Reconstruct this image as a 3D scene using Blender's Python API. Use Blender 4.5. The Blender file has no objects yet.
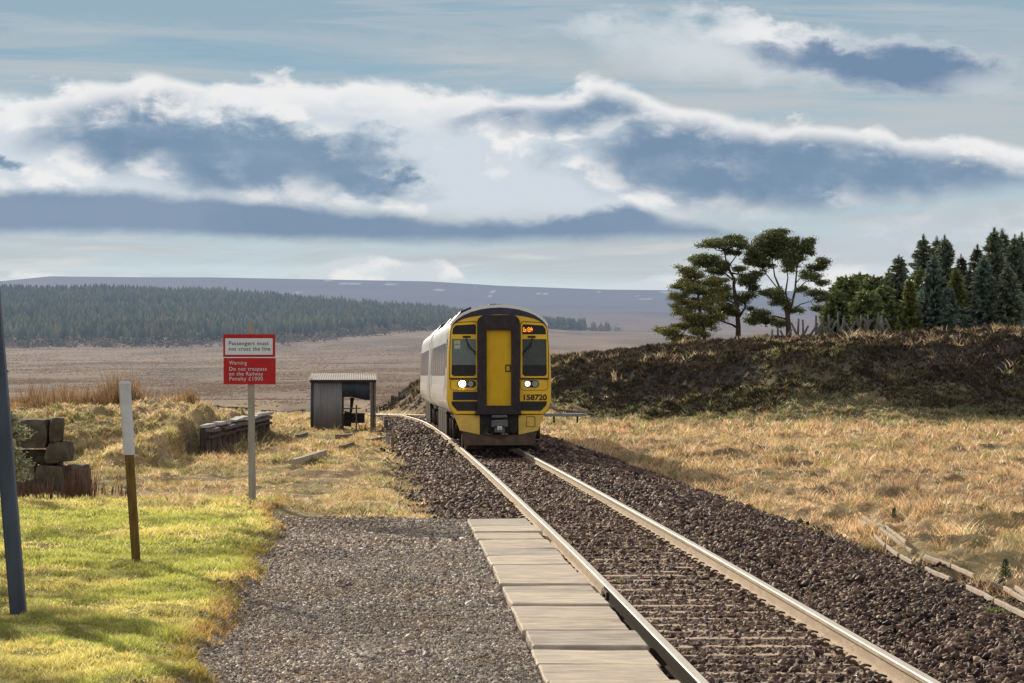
import bpy, bmesh, math, random
import numpy as np
from mathutils import Vector, Matrix, Euler

rnd = random.Random(7)
rng = np.random.default_rng(11)
scene = bpy.context.scene
COL = scene.collection
F, CAMZ, HOR = 3000.0, 2.0, 375.0      # focal length in pixels, eye height, horizon row
SUN_AZ, SUN_EL = math.radians(-23), math.radians(18.5)

def P(px, py, z=None, Y=None):
    """a pixel of the photograph -> the world point it shows, on height z or at distance Y"""
    if Y is None: Y = F*(CAMZ-z)/(py-HOR)
    return Vector(((px-512)*Y/F, Y, CAMZ+(HOR-py)*Y/F if z is None else z))

def ss(a, b, x):
    t = np.clip((np.asarray(x, float)-a)/(b-a), 0, 1); return t*t*(3-2*t)

# ------------------------------------------------------------------ numpy noise
_perm = np.random.default_rng(3).random((256, 256))
def vnoise(x, y):
    xi = np.floor(x).astype(int); yi = np.floor(y).astype(int)
    fx = x-xi; fy = y-yi; fx = fx*fx*(3-2*fx); fy = fy*fy*(3-2*fy)
    g = lambda a, b: _perm[a & 255, b & 255]
    return (g(xi, yi)*(1-fx)+g(xi+1, yi)*fx)*(1-fy)+(g(xi, yi+1)*(1-fx)+g(xi+1, yi+1)*fx)*fy
def fbm(x, y, o=4):
    s = 0; a = .5; t = 0
    for i in range(o):
        s = s+a*vnoise(x*2**i+17.3*i, y*2**i+5.1*i); t += a; a *= .5
    return s/t

# ------------------------------------------------------------------ track alignment
_ty = np.array([-10, 0, 20, 33, 48, 60, 74, 86, 98, 111, 124, 133, 142, 154, 165, 180, 200, 225, 250, 300, 400.])
_tx = np.array([2.3, 1.97, 1.24, .76, .14, -.37, -1.0, -1.53, -2.1, -2.74, -3.45, -4.02, -4.72, -5.85, -7.1, -9.3, -12.2, -15.2, -17.6, -21, -28.]) + .75
_fy = np.arange(-10, 400, 1.0)
_fx = np.interp(_fy, _ty, _tx)
_k = np.exp(-np.linspace(-2, 2, 17)**2); _k /= _k.sum()
_fx = np.convolve(np.pad(_fx, 8, mode='reflect', reflect_type='odd'), _k, 'valid')
def xc(Y): return np.interp(Y, _fy, _fx)
def ztrk(Y): return -np.interp(Y, [0, 150, 220, 300, 400], [0, 0, .75, 1.6, 2.6])
def heading(Y): return math.atan2(-(float(xc(Y+1))-float(xc(Y-1))), 2.0)

# ------------------------------------------------------------------ terrain
_px = np.array([-2500, -400, 0, 50, 200, 300, 430, 500, 600, 640, 700, 1024, 1600, 3500.])
_rows = {
 312:  [400]*14, 600: [381]*14, 1000: [363]*14,
 1600: [345, 345, 346, 346, 347, 346, 341, 340, 340, 341, 343, 343, 343, 343],
 2800: [280, 284, 291, 292, 297, 303, 313, 321, 330, 331, 331, 331, 331, 331],
 3300: [290, 293, 299, 299, 303, 308, 319, 325, 331, 331, 331, 331, 331, 331],
 4500: [300, 302, 304, 304, 306, 308, 312, 316, 312, 312, 313, 314, 314, 310],
 5600: [315]*14,
 8200: [272, 278, 281, 276, 277, 278.5, 281, 285.5, 289, 289.5, 290, 292, 288, 280],
 9800: [320]*14}
_rz = np.array(sorted(_rows)); _tab = np.array([[CAMZ+(HOR-y)*Z/F for y in _rows[Z]] for Z in _rz])
def ztable(X, Y):
    pxx = 512+F*X/np.maximum(Y, 1); out = np.zeros_like(X)
    cols = np.stack([np.interp(pxx.ravel(), _px, r).reshape(X.shape) for r in _tab])
    k = np.clip(np.searchsorted(_rz, Y)-1, 0, len(_rz)-2)
    t = np.clip((Y-_rz[k])/(_rz[k+1]-_rz[k]), 0, 1); t2 = t
    a = np.take_along_axis(cols, k[None], 0)[0]; b = np.take_along_axis(cols, (k+1)[None], 0)[0]
    return a*(1-t2)+b*t2
def lawn_edge(Y):   # x of the edge between lawn and gravel
    return np.interp(Y, [0, 19.5, 24.5, 32, 38, 44, 46], [-1.4, -2.2, -2.42, -2.75, -3.1, -3.5, -3.5])+.22*(fbm(Y*.9, Y*0+3, 3)-.5)*2
def bal_left(Y): return np.interp(Y, [42, 46, 50, 60, 80, 200], [-1.75, -2.0, -2.3, -2.45, -2.75, -2.8])
def bank_foot(X): return np.interp(X, [-40, -12, -5, 2, 60], [215, 203, 182, 158, 150])
def zground(X, Y):
    X = np.asarray(X, float); Y = np.asarray(Y, float)
    d = X-xc(Y)
    n1 = fbm(X*.35, Y*.22, 4)-.5; n2 = fbm(X*1.7+9, Y*1.1, 3)-.5; hum = np.abs(fbm(X*.9+31, Y*.55, 3)-.5)
    right = -.44+.42*n1+.34*n2-.9*hum-.1*ss(70, 150, Y)
    right = right+.35*np.exp(-((X-9.5)/2.5)**2-((Y-62)/5)**2)*0+.3*ss(4, 9, d)*n1
    left = -.12+.30*n1*ss(46, 60, Y)+.22*n2*ss(45, 60, Y)+(.10-.8*hum)*.5*ss(48, 62, Y)-.35*ss(120, 230, Y)
    n4 = fbm(X*5+3, Y*3.2, 3)-.5; lawn = .03+.10*n1+.09*n2+.07*n4+.06*ss(0, .5, lawn_edge(Y)-X)
    left = np.where(Y < 50, lawn*(1-ss(46, 50, Y))+left*ss(46, 50, Y), left)
    # grassy mound behind the old dock wall
    md = ss(65, 76, Y+3*n1)*(1-ss(98, 103, Y))*(1-ss(-8.25, -7.95, X))
    left = left+md*(.95+.5*n1+.45*n2-.7*hum)*(1-.55*ss(-12, -22, X))
    # little rise under the rushes
    left = left+.25*np.exp(-((Y-104)/9)**2)*(1-ss(-11, -9, X))
    # ballast bed
    bal = np.interp(d, [-3.0, -2.4, -1.5, -1.3, 1.3, 2.0, 4.2, 4.6], [-.28, -.26, -.18, -.165, -.165, -.15, -.55, -.62])
    wl = ss(-3.0, -2.3, d); wr = ss(4.6, 3.8, d)
    z = np.where(d < 0, left*(1-wl)+bal*wl, right*(1-wr)+bal*wr)
    # gravel platform beside the slabs
    g = (Y < 45) & (d < np.where(Y < 42.7, -.88, -1.9))
    gz = -.055+.02*n2
    e = ss(-.06, .12, X-lawn_edge(Y))
    gw = ss(45, 42.7, Y); z = np.where(g, (lawn*(1-e)+gz*e)*gw+z*(1-gw), z)
    z = np.where((Y < 42.7) & (d > -1.78) & (d < -.80), -.2, z)
    # heather bank on the right
    yf = bank_foot(X)+2.5*n1+16*(fbm(X*.11+2, X*0+7.3, 3)-.5); w = 8.5
    hc = np.interp(X, [-16, -9, -6, -3, 2.4, 7.6, 14, 28, 60], [-.6, -.1, .5, 1.1, 1.8, 2.5, 3.15, 3.9, 4.7])
    hp = np.interp(X, [-14, -9.7, -6.8, 3.4, 10.6, 14.4, 24.4, 39, 80], [-.6, -.1, 1.8, 3.35, 4.0, 4.45, 4.9, 5.4, 6.1])
    yf = yf-5; w = 16.; fq = np.clip((Y-yf)/w, 0, 1); face = fq**1.9*(1-.0*fq)
    base = -.6
    bz = base+(hc-base)*face + (hp-hc)*np.clip((Y-yf-w)/(232-yf-w), 0, 1)
    bz = bz+(1.1*n1+.7*n2-.5*hum)*ss(0, .6, (Y-yf)/w)*ss(236, 205, Y)+(.3*n1+.2*n2)*ss(205, 236, Y)
    on = ss(3.0, 7.5, d)*ss(yf-2, yf, Y)
    z = z*(1-on)+bz*on
    z = z+ztrk(Y)*np.exp(-(d/9)**2)*(1-on)
    # far country
    t = ss(235, 300, Y)
    zt = ztable(X, np.maximum(Y, 312))+ (fbm(X/260, Y/300, 4)-.5)*np.interp(Y, [400, 1500, 3000, 8000], [1, 5, 7, 2])
    zt = np.where(Y < 312, CAMZ-25*Y.clip(1)/F*1.0, zt)
    return z*(1-t)+zt*t

# ------------------------------------------------------------------ node helpers
class N:
    """arithmetic on node sockets"""
    def __init__(s, nt): s.nt = nt
    def node(s, t, **k):
        n = s.nt.nodes.new(t)
        for a, b in k.items(): setattr(n, a, b)
        return n
    def link(s, a, b):
        if isinstance(a, bpy.types.NodeSocket): s.nt.links.new(a, b)
        else: b.default_value = a
    def m(s, op, a, b=None, c=None, clamp=False):
        n = s.node('ShaderNodeMath', operation=op, use_clamp=clamp)
        s.link(a, n.inputs[0])
        if b is not None: s.link(b, n.inputs[1])
        if c is not None: s.link(c, n.inputs[2])
        return n.outputs[0]
    def add(s, a, b): return s.m('ADD', a, b)
    def sub(s, a, b): return s.m('SUBTRACT', a, b)
    def mul(s, a, b): return s.m('MULTIPLY', a, b)
    def sm(s, a, b, x):      # smoothstep
        n = s.node('ShaderNodeMapRange', interpolation_type='SMOOTHSTEP')
        s.link(x, n.inputs[0]); n.inputs[1].default_value = a; n.inputs[2].default_value = b
        if a > b:
            n.inputs[1].default_value = b; n.inputs[2].default_value = a
            n.inputs[3].default_value = 1; n.inputs[4].default_value = 0
        return n.outputs[0]
    def mix(s, f, a, b, blend='MIX'):
        n = s.node('ShaderNodeMix', data_type='RGBA', blend_type=blend)
        s.link(f, n.inputs[0]); s.link(a, n.inputs[6]); s.link(b, n.inputs[7]); return n.outputs[2]
    def xyz(s, x, y, z=0.0):
        n = s.node('ShaderNodeCombineXYZ'); s.link(x, n.inputs[0]); s.link(y, n.inputs[1]); s.link(z, n.inputs[2]); return n.outputs[0]
    def noise(s, vec, scale=1, detail=4, rough=.55, dist=0):
        n = s.node('ShaderNodeTexNoise'); 
        if vec is not None: s.link(vec, n.inputs['Vector'])
        n.inputs['Scale'].default_value = scale; n.inputs['Detail'].default_value = detail
        n.inputs['Roughness'].default_value = rough; n.inputs['Distortion'].default_value = dist
        return n.outputs[0]
    def pos(s): return s.node('ShaderNodeNewGeometry').outputs['Position']
    def obj(s): return s.node('ShaderNodeTexCoord').outputs['Object']

def c4(c): return (c[0], c[1], c[2], 1.0)
def lin(r, g, b):
    f = lambda v: (v/255/12.92) if v/255 <= .04045 else ((v/255+.055)/1.055)**2.4
    return (f(r), f(g), f(b), 1.0)
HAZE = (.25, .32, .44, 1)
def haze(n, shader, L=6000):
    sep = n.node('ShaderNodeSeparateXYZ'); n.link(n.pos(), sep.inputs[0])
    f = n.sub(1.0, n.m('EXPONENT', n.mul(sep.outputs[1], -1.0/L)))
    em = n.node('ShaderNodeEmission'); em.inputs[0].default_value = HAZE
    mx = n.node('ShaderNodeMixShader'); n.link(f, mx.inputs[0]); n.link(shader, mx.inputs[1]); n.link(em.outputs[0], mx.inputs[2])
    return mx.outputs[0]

def mat(name, col, col2=None, rough=.7, metal=0., scale=8., bump=.0, bscale=None, detail=5, stretch=(1, 1, 1), streak=None, spec=.3, emit=0, coat=0, grime=None):
    m = bpy.data.materials.new(name); m.use_nodes = True; n = N(m.node_tree)
    b = m.node_tree.nodes['Principled BSDF']
    b.inputs['Roughness'].default_value = rough; b.inputs['Metallic'].default_value = metal
    b.inputs['Specular IOR Level'].default_value = spec; b.inputs['Coat Weight'].default_value = coat
    mp = n.node('ShaderNodeMapping'); n.link(n.obj(), mp.inputs[0]); mp.inputs['Scale'].default_value = stretch
    ns = n.noise(mp.outputs[0], scale, detail, .6)
    f = n.sm(.32, .68, ns)
    col2 = col2 or tuple(v*.75 for v in col[:3])
    c = n.mix(f, c4(col), c4(col2))
    if grime:
        g = n.noise(mp.outputs[0], scale*.23, 6, .7); c = n.mix(n.mul(n.sm(.5, .75, g), grime[3]), c, c4(grime))
    n.link(c, b.inputs['Base Color'])
    rr = n.node('ShaderNodeMapRange'); n.link(ns, rr.inputs[0]); rr.inputs[3].default_value = max(0, rough-.12); rr.inputs[4].default_value = min(1, rough+.12)
    n.link(rr.outputs[0], b.inputs['Roughness'])
    if bump:
        bn = n.node('ShaderNodeBump'); bn.inputs['Strength'].default_value = bump; bn.inputs['Distance'].default_value = .02
        n.link(n.noise(mp.outputs[0], bscale or scale*3, 6, .65), bn.inputs['Height']); n.link(bn.outputs[0], b.inputs['Normal'])
    if emit:
        b.inputs['Emission Color'].default_value = c4(col); b.inputs['Emission Strength'].default_value = emit
    return m

def leafmat(name, trans=.4, rough=.8, hz=False, gloss=.05):
    m = bpy.data.materials.new(name); m.use_nodes = True; n = N(m.node_tree); nt = m.node_tree
    nt.nodes.remove(nt.nodes['Principled BSDF'])
    a = n.node('ShaderNodeAttribute', attribute_name='Col')
    d = n.node('ShaderNodeBsdfDiffuse'); t = n.node('ShaderNodeBsdfTranslucent')
    n.link(a.outputs[0], d.inputs[0]); n.link(a.outputs[0], t.inputs[0])
    mx = n.node('ShaderNodeMixShader'); mx.inputs[0].default_value = trans
    n.link(d.outputs[0], mx.inputs[1]); n.link(t.outputs[0], mx.inputs[2])
    out = nt.nodes['Material Output']
    gl = n.node('ShaderNodeBsdfGlossy'); gl.inputs[0].default_value = (.9, .85, .7, 1); gl.inputs[1].default_value = .42
    m2 = n.node('ShaderNodeMixShader'); m2.inputs[0].default_value = .0 if hz else gloss; n.link(mx.outputs[0], m2.inputs[1]); n.link(gl.outputs[0], m2.inputs[2])
    sh = m2.outputs[0]
    if hz: sh = haze(n, sh)
    n.link(sh, out.inputs[0]); return m

def stonemat(name, rough=.72):
    m = bpy.data.materials.new(name); m.use_nodes = True; n = N(m.node_tree)
    b = m.node_tree.nodes['Principled BSDF']; b.inputs['Roughness'].default_value = rough; b.inputs['Specular IOR Level'].default_value = .22
    a = n.node('ShaderNodeAttribute', attribute_name='Col')
    ns = n.noise(n.pos(), 60, 3, .6)
    n.link(n.mix(.5, a.outputs[0], n.mix(ns, (.0, .0, .0, 1), (2, 2, 2, 1)), 'MULTIPLY'), b.inputs['Base Color'])
    return m

# ------------------------------------------------------------------ object helpers
def link(o, parent=None):
    COL.objects.link(o)
    if parent: o.parent = parent
    return o
def tag(o, label=None, cat=None, group=None, kind=None):
    if label: o['label'] = label
    if cat: o['category'] = cat
    if group: o['group'] = group
    if kind: o['kind'] = kind
    return o
def empty(name, loc=(0, 0, 0), rz=0.):
    o = bpy.data.objects.new(name, None); o.location = loc; o.rotation_euler = (0, 0, rz); o.empty_display_size = .3
    return link(o)
def npmesh(name, V, Fc, mats, col=None, parent=None, smooth=False):
    """V (n,3), Fc (m,k) equal-size faces, col (n,3) optional per-vertex colour"""
    me = bpy.data.meshes.new(name); V = np.asarray(V, np.float32); Fc = np.asarray(Fc, np.int32)
    me.vertices.add(len(V)); me.vertices.foreach_set('co', V.ravel())
    k = Fc.shape[1]; me.loops.add(Fc.size); me.loops.foreach_set('vertex_index', Fc.ravel())
    me.polygons.add(len(Fc)); me.polygons.foreach_set('loop_start', np.arange(0, Fc.size, k, dtype=np.int32))
    me.polygons.foreach_set('loop_total', np.full(len(Fc), k, np.int32))
    if smooth: me.polygons.foreach_set('use_smooth', np.ones(len(Fc), bool))
    me.update(calc_edges=True)
    if col is not None:
        a = me.color_attributes.new('Col', 'FLOAT_COLOR', 'POINT')
        c = np.ones((len(V), 4), np.float32); c[:, :3] = col; a.data.foreach_set('color', c.ravel())
    for m in (mats if isinstance(mats, list) else [mats]): me.materials.append(m)
    return link(bpy.data.objects.new(name, me), parent)

class MB:
    def __init__(s): s.v = []; s.f = []; s.mi = []; s.cur = 0; s.smooth = []
    def face(s, idx, sm=False): s.f.append(idx); s.mi.append(s.cur); s.smooth.append(sm)
    def box(s, c, size, rot=(0, 0, 0), taper=1.0, jit=0):
        M = Matrix.Translation(c) @ Euler(rot).to_matrix().to_4x4(); o = len(s.v)
        for z in (-.5, .5):
            k = taper if z > 0 else 1
            for x, y in ((-.5, -.5), (.5, -.5), (.5, .5), (-.5, .5)):
                j = [rnd.uniform(-jit, jit) for _ in range(3)] if jit else (0, 0, 0)
                s.v.append(tuple(M @ Vector((x*size[0]*k+j[0], y*size[1]*k+j[1], z*size[2]+j[2]))))
        for q in ((3, 2, 1, 0), (4, 5, 6, 7), (0, 1, 5, 4), (1, 2, 6, 5), (2, 3, 7, 6), (3, 0, 4, 7)): s.face([o+i for i in q])
        return s
    def tube(s, pts, rad, n=8, caps=True):
        pts = [Vector(p) for p in pts]; rad = rad if hasattr(rad, '__len__') else [rad]*len(pts); o = len(s.v)
        for i, p in enumerate(pts):
            t = (pts[min(i+1, len(pts)-1)]-pts[max(i-1, 0)]).normalized()
            u = t.cross(Vector((0, 1, 0.01)))
            if u.length < .2: u = t.cross(Vector((1, 0, 0)))
            u.normalize(); w = t.cross(u)
            for k in range(n):
                a = 2*math.pi*k/n; s.v.append(tuple(p+rad[i]*(math.cos(a)*u+math.sin(a)*w)))
        for i in range(len(pts)-1):
            for k in range(n):
                s.face([o+i*n+k, o+i*n+(k+1) % n, o+(i+1)*n+(k+1) % n, o+(i+1)*n+k], True)
        if caps:
            s.face([o+k for k in range(n)][::-1]); s.face([o+(len(pts)-1)*n+k for k in range(n)])
        return s
    def loft(s, secs, closed=True, caps=True, sm=False):
        """secs: list of equal-length lists of points"""
        o = len(s.v); k = len(secs[0])
        for q in secs: s.v += [tuple(p) for p in q]
        for i in range(len(secs)-1):
            for j in range(k if closed else k-1):
                s.face([o+i*k+j, o+i*k+(j+1) % k, o+(i+1)*k+(j+1) % k, o+(i+1)*k+j], sm)
        if caps and closed:
            s.face([o+j for j in range(k)][::-1]); s.face([o+(len(secs)-1)*k+j for j in range(k)])
        return s
    def poly(s, pts): o = len(s.v); s.v += [tuple(p) for p in pts]; s.face(list(range(o, o+len(pts)))); return s
    def build(s, name, mats, parent=None, bevel=0, fix=True):
        me = bpy.data.meshes.new(name); me.from_pydata(s.v, [], s.f)
        for m in (mats if isinstance(mats, list) else [mats]): me.materials.append(m)
        me.polygons.foreach_set('material_index', s.mi); me.polygons.foreach_set('use_smooth', s.smooth)
        if fix:
            bm = bmesh.new(); bm.from_mesh(me); bmesh.ops.recalc_face_normals(bm, faces=bm.faces); bm.to_mesh(me); bm.free()
        o = link(bpy.data.objects.new(name, me), parent)
        if bevel:
            b = o.modifiers.new('bevel', 'BEVEL'); b.width = bevel; b.segments = 2; b.limit_method = 'ANGLE'
        return o

def curve_mesh(build):
    """run build(curve) and turn the result into a mesh"""
    cu = build(); o = bpy.data.objects.new('tmp', cu); COL.objects.link(o)
    dg = bpy.context.evaluated_depsgraph_get(); dg.update()
    me = bpy.data.meshes.new_from_object(o.evaluated_get(dg)); bpy.data.objects.remove(o); bpy.data.curves.remove(cu)
    return me
TOXZ = Matrix(((1, 0, 0, 0), (0, 0, -1, 0), (0, 1, 0, 0), (0, 0, 0, 1)))   # curve plane -> upright plane facing -y
def plate(name, outer, holes, th, m, parent=None, y=0., bevel=0):
    def b():
        cu = bpy.data.curves.new('c', 'CURVE'); cu.dimensions = '2D'; cu.fill_mode = 'BOTH'; cu.extrude = th/2
        if bevel: cu.bevel_depth = bevel
        for loop in [outer]+list(holes):
            sp = cu.splines.new('POLY'); sp.points.add(len(loop)-1)
            for p, q in zip(sp.points, loop): p.co = (q[0], q[1], 0, 1)
            sp.use_cyclic_u = True
        return cu
    me = curve_mesh(b); me.transform(Matrix.Translation((0, y, 0)) @ TOXZ); me.materials.clear(); me.materials.append(m); me.name = name
    return link(bpy.data.objects.new(name, me), parent)
def text(name, s, size, m, parent, x, y, z, align='LEFT', th=.002, width=None, bold=.0, space=1.0):
    def b():
        cu = bpy.data.curves.new('t', 'FONT'); cu.body = s; cu.size = size; cu.extrude = th; cu.align_x = align; cu.offset = bold
        cu.space_character = space
        return cu
    me = curve_mesh(b)
    if width:
        xs = [v.co.x for v in me.vertices]; k = width/(max(xs)-min(xs)); me.transform(Matrix.Diagonal((k, 1, 1, 1)))
    me.transform(Matrix.Translation((x, y, z)) @ TOXZ); me.materials.clear(); me.materials.append(m); me.name = name
    return link(bpy.data.objects.new(name, me), parent)
def rrect(x0, z0, x1, z1, r, n=5, rs=None):
    rs = rs or (r, r, r, r); out = []
    for (cx, cz, a0, q) in ((x1, z0, -90, rs[0]), (x1, z1, 0, rs[1]), (x0, z1, 90, rs[2]), (x0, z0, 180, rs[3])):
        sx = -1 if cx == max(x0, x1) else 1; sz = -1 if cz == max(z0, z1) else 1
        for k in range(n+1):
            a = math.radians(a0+90*k/n); out.append((cx+sx*q+q*math.cos(a), cz+sz*q+q*math.sin(a)))
    return out
def circle(cx, cz, r, n=16): return [(cx+r*math.cos(2*math.pi*k/n), cz+r*math.sin(2*math.pi*k/n)) for k in range(n)]

# ------------------------------------------------------------------ scatter helpers
def blades(X, Y, Z, h, w, lean, col, tipcol=None, bend=.4, azi=None):
    """one curved blade (3 tris) per entry -> V, F, C"""
    n = len(X); a = rng.random(n)*2*np.pi if azi is None else azi
    wa = rng.random(n)*2*np.pi; dx = np.cos(a)*lean*h; dy = np.sin(a)*lean*h
    wx = np.cos(wa)*w/2; wy = np.sin(wa)*w/2
    b = np.stack([X, Y, Z-.01*h/h], 1); mid = b+np.stack([dx*bend, dy*bend, h*.55], 1); tip = b+np.stack([dx, dy, h*(1-.25*lean**2)], 1)
    wv = np.stack([wx, wy, wx*0], 1)
    V = np.stack([b-wv, b+wv, mid+wv*.7, mid-wv*.7, tip], 1).reshape(-1, 3)
    i = np.arange(n)[:, None]*5
    Fa = np.concatenate([i+np.array([[0, 1, 2]]), i+np.array([[0, 2, 3]]), i+np.array([[3, 2, 4]])])
    tc = col if tipcol is None else tipcol
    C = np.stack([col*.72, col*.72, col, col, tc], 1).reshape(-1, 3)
    return V, Fa, C
def stones(X, Y, Z, s, col, flat=.7):
    """angular stones: randomly squashed, turned octahedron-like lumps with cut corners (12 faces)"""
    n = len(X)
    base = np.array([[1, 0, .1], [.45, .9, -.1], [-.55, .8, .15], [-1, -.05, -.1], [-.4, -.9, .1], [.6, -.8, 0], [.15, .1, .9], [-.1, .05, -.9]])
    FF = np.array([[0, 1, 6], [1, 2, 6], [2, 3, 6], [3, 4, 6], [4, 5, 6], [5, 0, 6], [1, 0, 7], [2, 1, 7], [3, 2, 7], [4, 3, 7], [5, 4, 7], [0, 5, 7]])
    Vb = base[None]*(1+(rng.random((n, 8, 1))-.5)*.55)
    sc = np.stack([.6+.6*rng.random(n), .45+.5*rng.random(n), flat*(.5+.6*rng.random(n))], 1)
    Vb = Vb*(s[:, None]*sc)[:, None, :]
    q = rng.normal(size=(n, 4))*np.array([1, .35, .35, 1]); q /= np.linalg.norm(q, axis=1)[:, None]
    w, x, y, z = q.T
    R = np.stack([1-2*(y*y+z*z), 2*(x*y-z*w), 2*(x*z+y*w), 2*(x*y+z*w), 1-2*(x*x+z*z), 2*(y*z-x*w), 2*(x*z-y*w), 2*(y*z+x*w), 1-2*(x*x+y*y)], 1).reshape(n, 3, 3)
    V = np.einsum('nij,nkj->nki', R, Vb)+np.stack([X, Y, Z], 1)[:, None, :]
    Fa = (np.arange(n)[:, None, None]*8+FF[None]).reshape(-1, 3)
    return V.reshape(-1, 3), Fa, np.repeat(col, 8, 0)
def cat(parts):
    Vs, Fs, Cs = [], [], []; o = 0
    for V, Fa, C in parts: Vs.append(V); Fs.append(Fa+o); Cs.append(C); o += len(V)
    return np.concatenate(Vs), np.concatenate(Fs), np.concatenate(Cs)
def pick(cols, n, jit=.15, wts=None):
    cols = np.array(cols); k = rng.choice(len(cols), n, p=wts); return cols[k]*(1+(rng.random((n, 1))-.5)*2*jit)

# ================================================================== camera, sun, sky
cam = bpy.data.cameras.new('camera'); co = bpy.data.objects.new('camera', cam); COL.objects.link(co)
cam.sensor_width = 36; cam.lens = 36*F/1024; cam.clip_start = .5; cam.clip_end = 40000
co.location = (0, 0, CAMZ); co.rotation_euler = (math.radians(90)+math.atan2(HOR-341.5, F), 0, 0)
scene.camera = co
sun = bpy.data.lights.new('sun', 'SUN'); sun.energy = 5.0; sun.angle = math.radians(.6); sun.color = (1, .89, .69)
so = bpy.data.objects.new('sun', sun); COL.objects.link(so)
sdir = Vector((math.sin(SUN_AZ)*math.cos(SUN_EL), math.cos(SUN_AZ)*math.cos(SUN_EL), math.sin(SUN_EL)))
so.rotation_euler = (-sdir).to_track_quat('-Z', 'Y').to_euler(); so.location = (-60, 150, 60)
scene.view_settings.view_transform = 'Standard'; scene.view_settings.look = 'None'
scene.view_settings.exposure = 0; scene.view_settings.gamma = 1
scene.cycles.max_bounces = 6; scene.cycles.transparent_max_bounces = 8; scene.cycles.diffuse_bounces = 3

def make_world():
    w = bpy.data.worlds.new('World'); scene.world = w; w.use_nodes = True; nt = w.node_tree; n = N(nt)
    bg = nt.nodes['Background']; bg.inputs[1].default_value = .1
    sky = n.node('ShaderNodeTexSky', sky_type='NISHITA'); sky.sun_disc = False
    sky.sun_elevation = SUN_EL; sky.sun_rotation = SUN_AZ; sky.air_density = 1; sky.dust_density = 1.2; sky.ozone_density = 1.5
    tc = n.node('ShaderNodeTexCoord'); sp = n.node('ShaderNodeSeparateXYZ'); n.link(tc.outputs['Generated'], sp.inputs[0])
    x, y, z = sp.outputs
    az = n.m('ARCTAN2', x, y); el = n.m('ARCSINE', z)
    U = n.add(n.mul(az, 3.0), .512)              # azimuth and elevation, 3 units to a radian
    V = n.mul(el, 3.0)
    def fb(sx, sy, seed, det=6, rough=.58, dist=0): return n.noise(n.xyz(n.mul(U, sx), n.mul(V, sy), seed), 1, det, rough, dist)
    big = fb(5, 10, 1.0, 5); fine = fb(16, 30, 4.0, 7, .62); puff = fb(11, 19, 8.0, 7, .6, .4); wisp = fb(2.2, 26, 2.0, 6, .6, .6); wisp2 = fb(5, 60, 12.0, 5, .6, .3)
    vo = n.node('ShaderNodeTexVoronoi', feature='SMOOTH_F1'); vo.inputs['Smoothness'].default_value = .35
    n.link(n.xyz(n.add(n.mul(U, 17), n.mul(n.sub(fine, .5), 2.2)), n.add(n.mul(V, 30), n.mul(n.sub(puff, .5), 2.2)), 0), vo.inputs['Vector']); vo.inputs['Scale'].default_value = 1
    bil = n.sub(.5, vo.outputs['Distance'])
    eb = n.sub(big, .5); ef = n.sub(fine, .5); ep = n.sub(puff, .5)
    Uw = n.add(U, n.add(n.mul(eb, .10), n.mul(ef, .06))); Vw = n.add(V, n.add(n.mul(ep, .055), n.mul(ef, .035)))
    def fcurve(pts, soc):    # y pixel over x pixel -> elevation value
        c = n.node('ShaderNodeFloatCurve'); cv = c.mapping.curves[0]
        c.mapping.use_clip = False
        P2 = [((px/1024.+1)/3, (375-py)/1000.) for px, py in pts]
        while len(cv.points) < len(P2): cv.points.new(.5, .5)
        for p, q in zip(cv.points, P2): p.location = q; p.handle_type = 'AUTO'
        c.mapping.update()
        n.link(n.m('DIVIDE', n.add(n.m('DIVIDE', n.m('MINIMUM', n.m('MAXIMUM', soc, -1.0), 2.0), 1.024), 1.0), 3.0), c.inputs['Value'])
        return c.outputs[0]
    def patch(px, py, rx, ry, slope=0, a=1.25, b=.25, soft=1.0):
        a, b = a+.15, b-.20
        dx = n.sub(Uw, px/1000.); dy = n.sub(n.sub(Vw, (375-py)/1000.), n.mul(dx, -slope))
        qx = n.m('DIVIDE', dx, rx/1000.); qy = n.m('DIVIDE', dy, ry/1000.)
        q = n.add(n.mul(qx, qx), n.mul(qy, qy))
        q = n.add(q, n.add(n.mul(bil, .9), n.add(n.mul(ef, 1.5), n.mul(ep, 1.0))))
        return n.sm(a, b, q)
    mx = lambda *a: a[0] if len(a) == 1 else n.m('MAXIMUM', a[0], mx(*a[1:]))
    K = 10.
    C = lambda r, g, b: tuple(v*K for v in lin(r, g, b)[:3])+(1,)
    # clear air: pale at the horizon, teal above
    base = n.mix(n.sm(.05, .17, V), C(214, 226, 230), C(182, 205, 214))
    base = n.mix(n.sm(.14, .36, V), base, C(140, 172, 192))
    base = n.mix(n.mul(n.sm(.30, .62, n.add(wisp, n.mul(n.sub(V, .25), .3))), .95), base, C(188, 195, 199))
    base = n.mix(n.mul(n.sm(.5, .8, wisp2), .4), base, C(200, 206, 210))
    base = n.mix(n.mul(n.mul(n.sm(.30, .36, n.add(V, n.mul(ef, .06))), n.sm(.42, .55, wisp)), .6), base, C(120, 163, 187))
    # haze streaks above horizon
    base = n.mix(n.mul(n.mul(n.sm(.5, .72, wisp2), n.sm(.16, .1, V)), .7), base, C(222, 222, 218))
    WH, DK, DK2 = C(238, 238, 238), C(113, 143, 170), C(122, 146, 172)
    col = base
    # upper right cloud
    m1 = mx(patch(760, 50, 150, 34, .10, 1.5, .2), patch(870, 62, 140, 28, .12), patch(650, 30, 90, 14, 0, 1.4, -.3))
    col = n.mix(n.mul(m1, .85), col, C(214, 220, 225))
    col = n.mix(n.mul(patch(775, 36, 75, 20, .22, 1.4, .1), .9), col, WH)
    col = n.mix(n.mul(mx(patch(880, 68, 125, 24, .10, 1.3, .15), patch(815, 56, 60, 18, .1)), .95), col, C(108, 135, 166))
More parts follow.
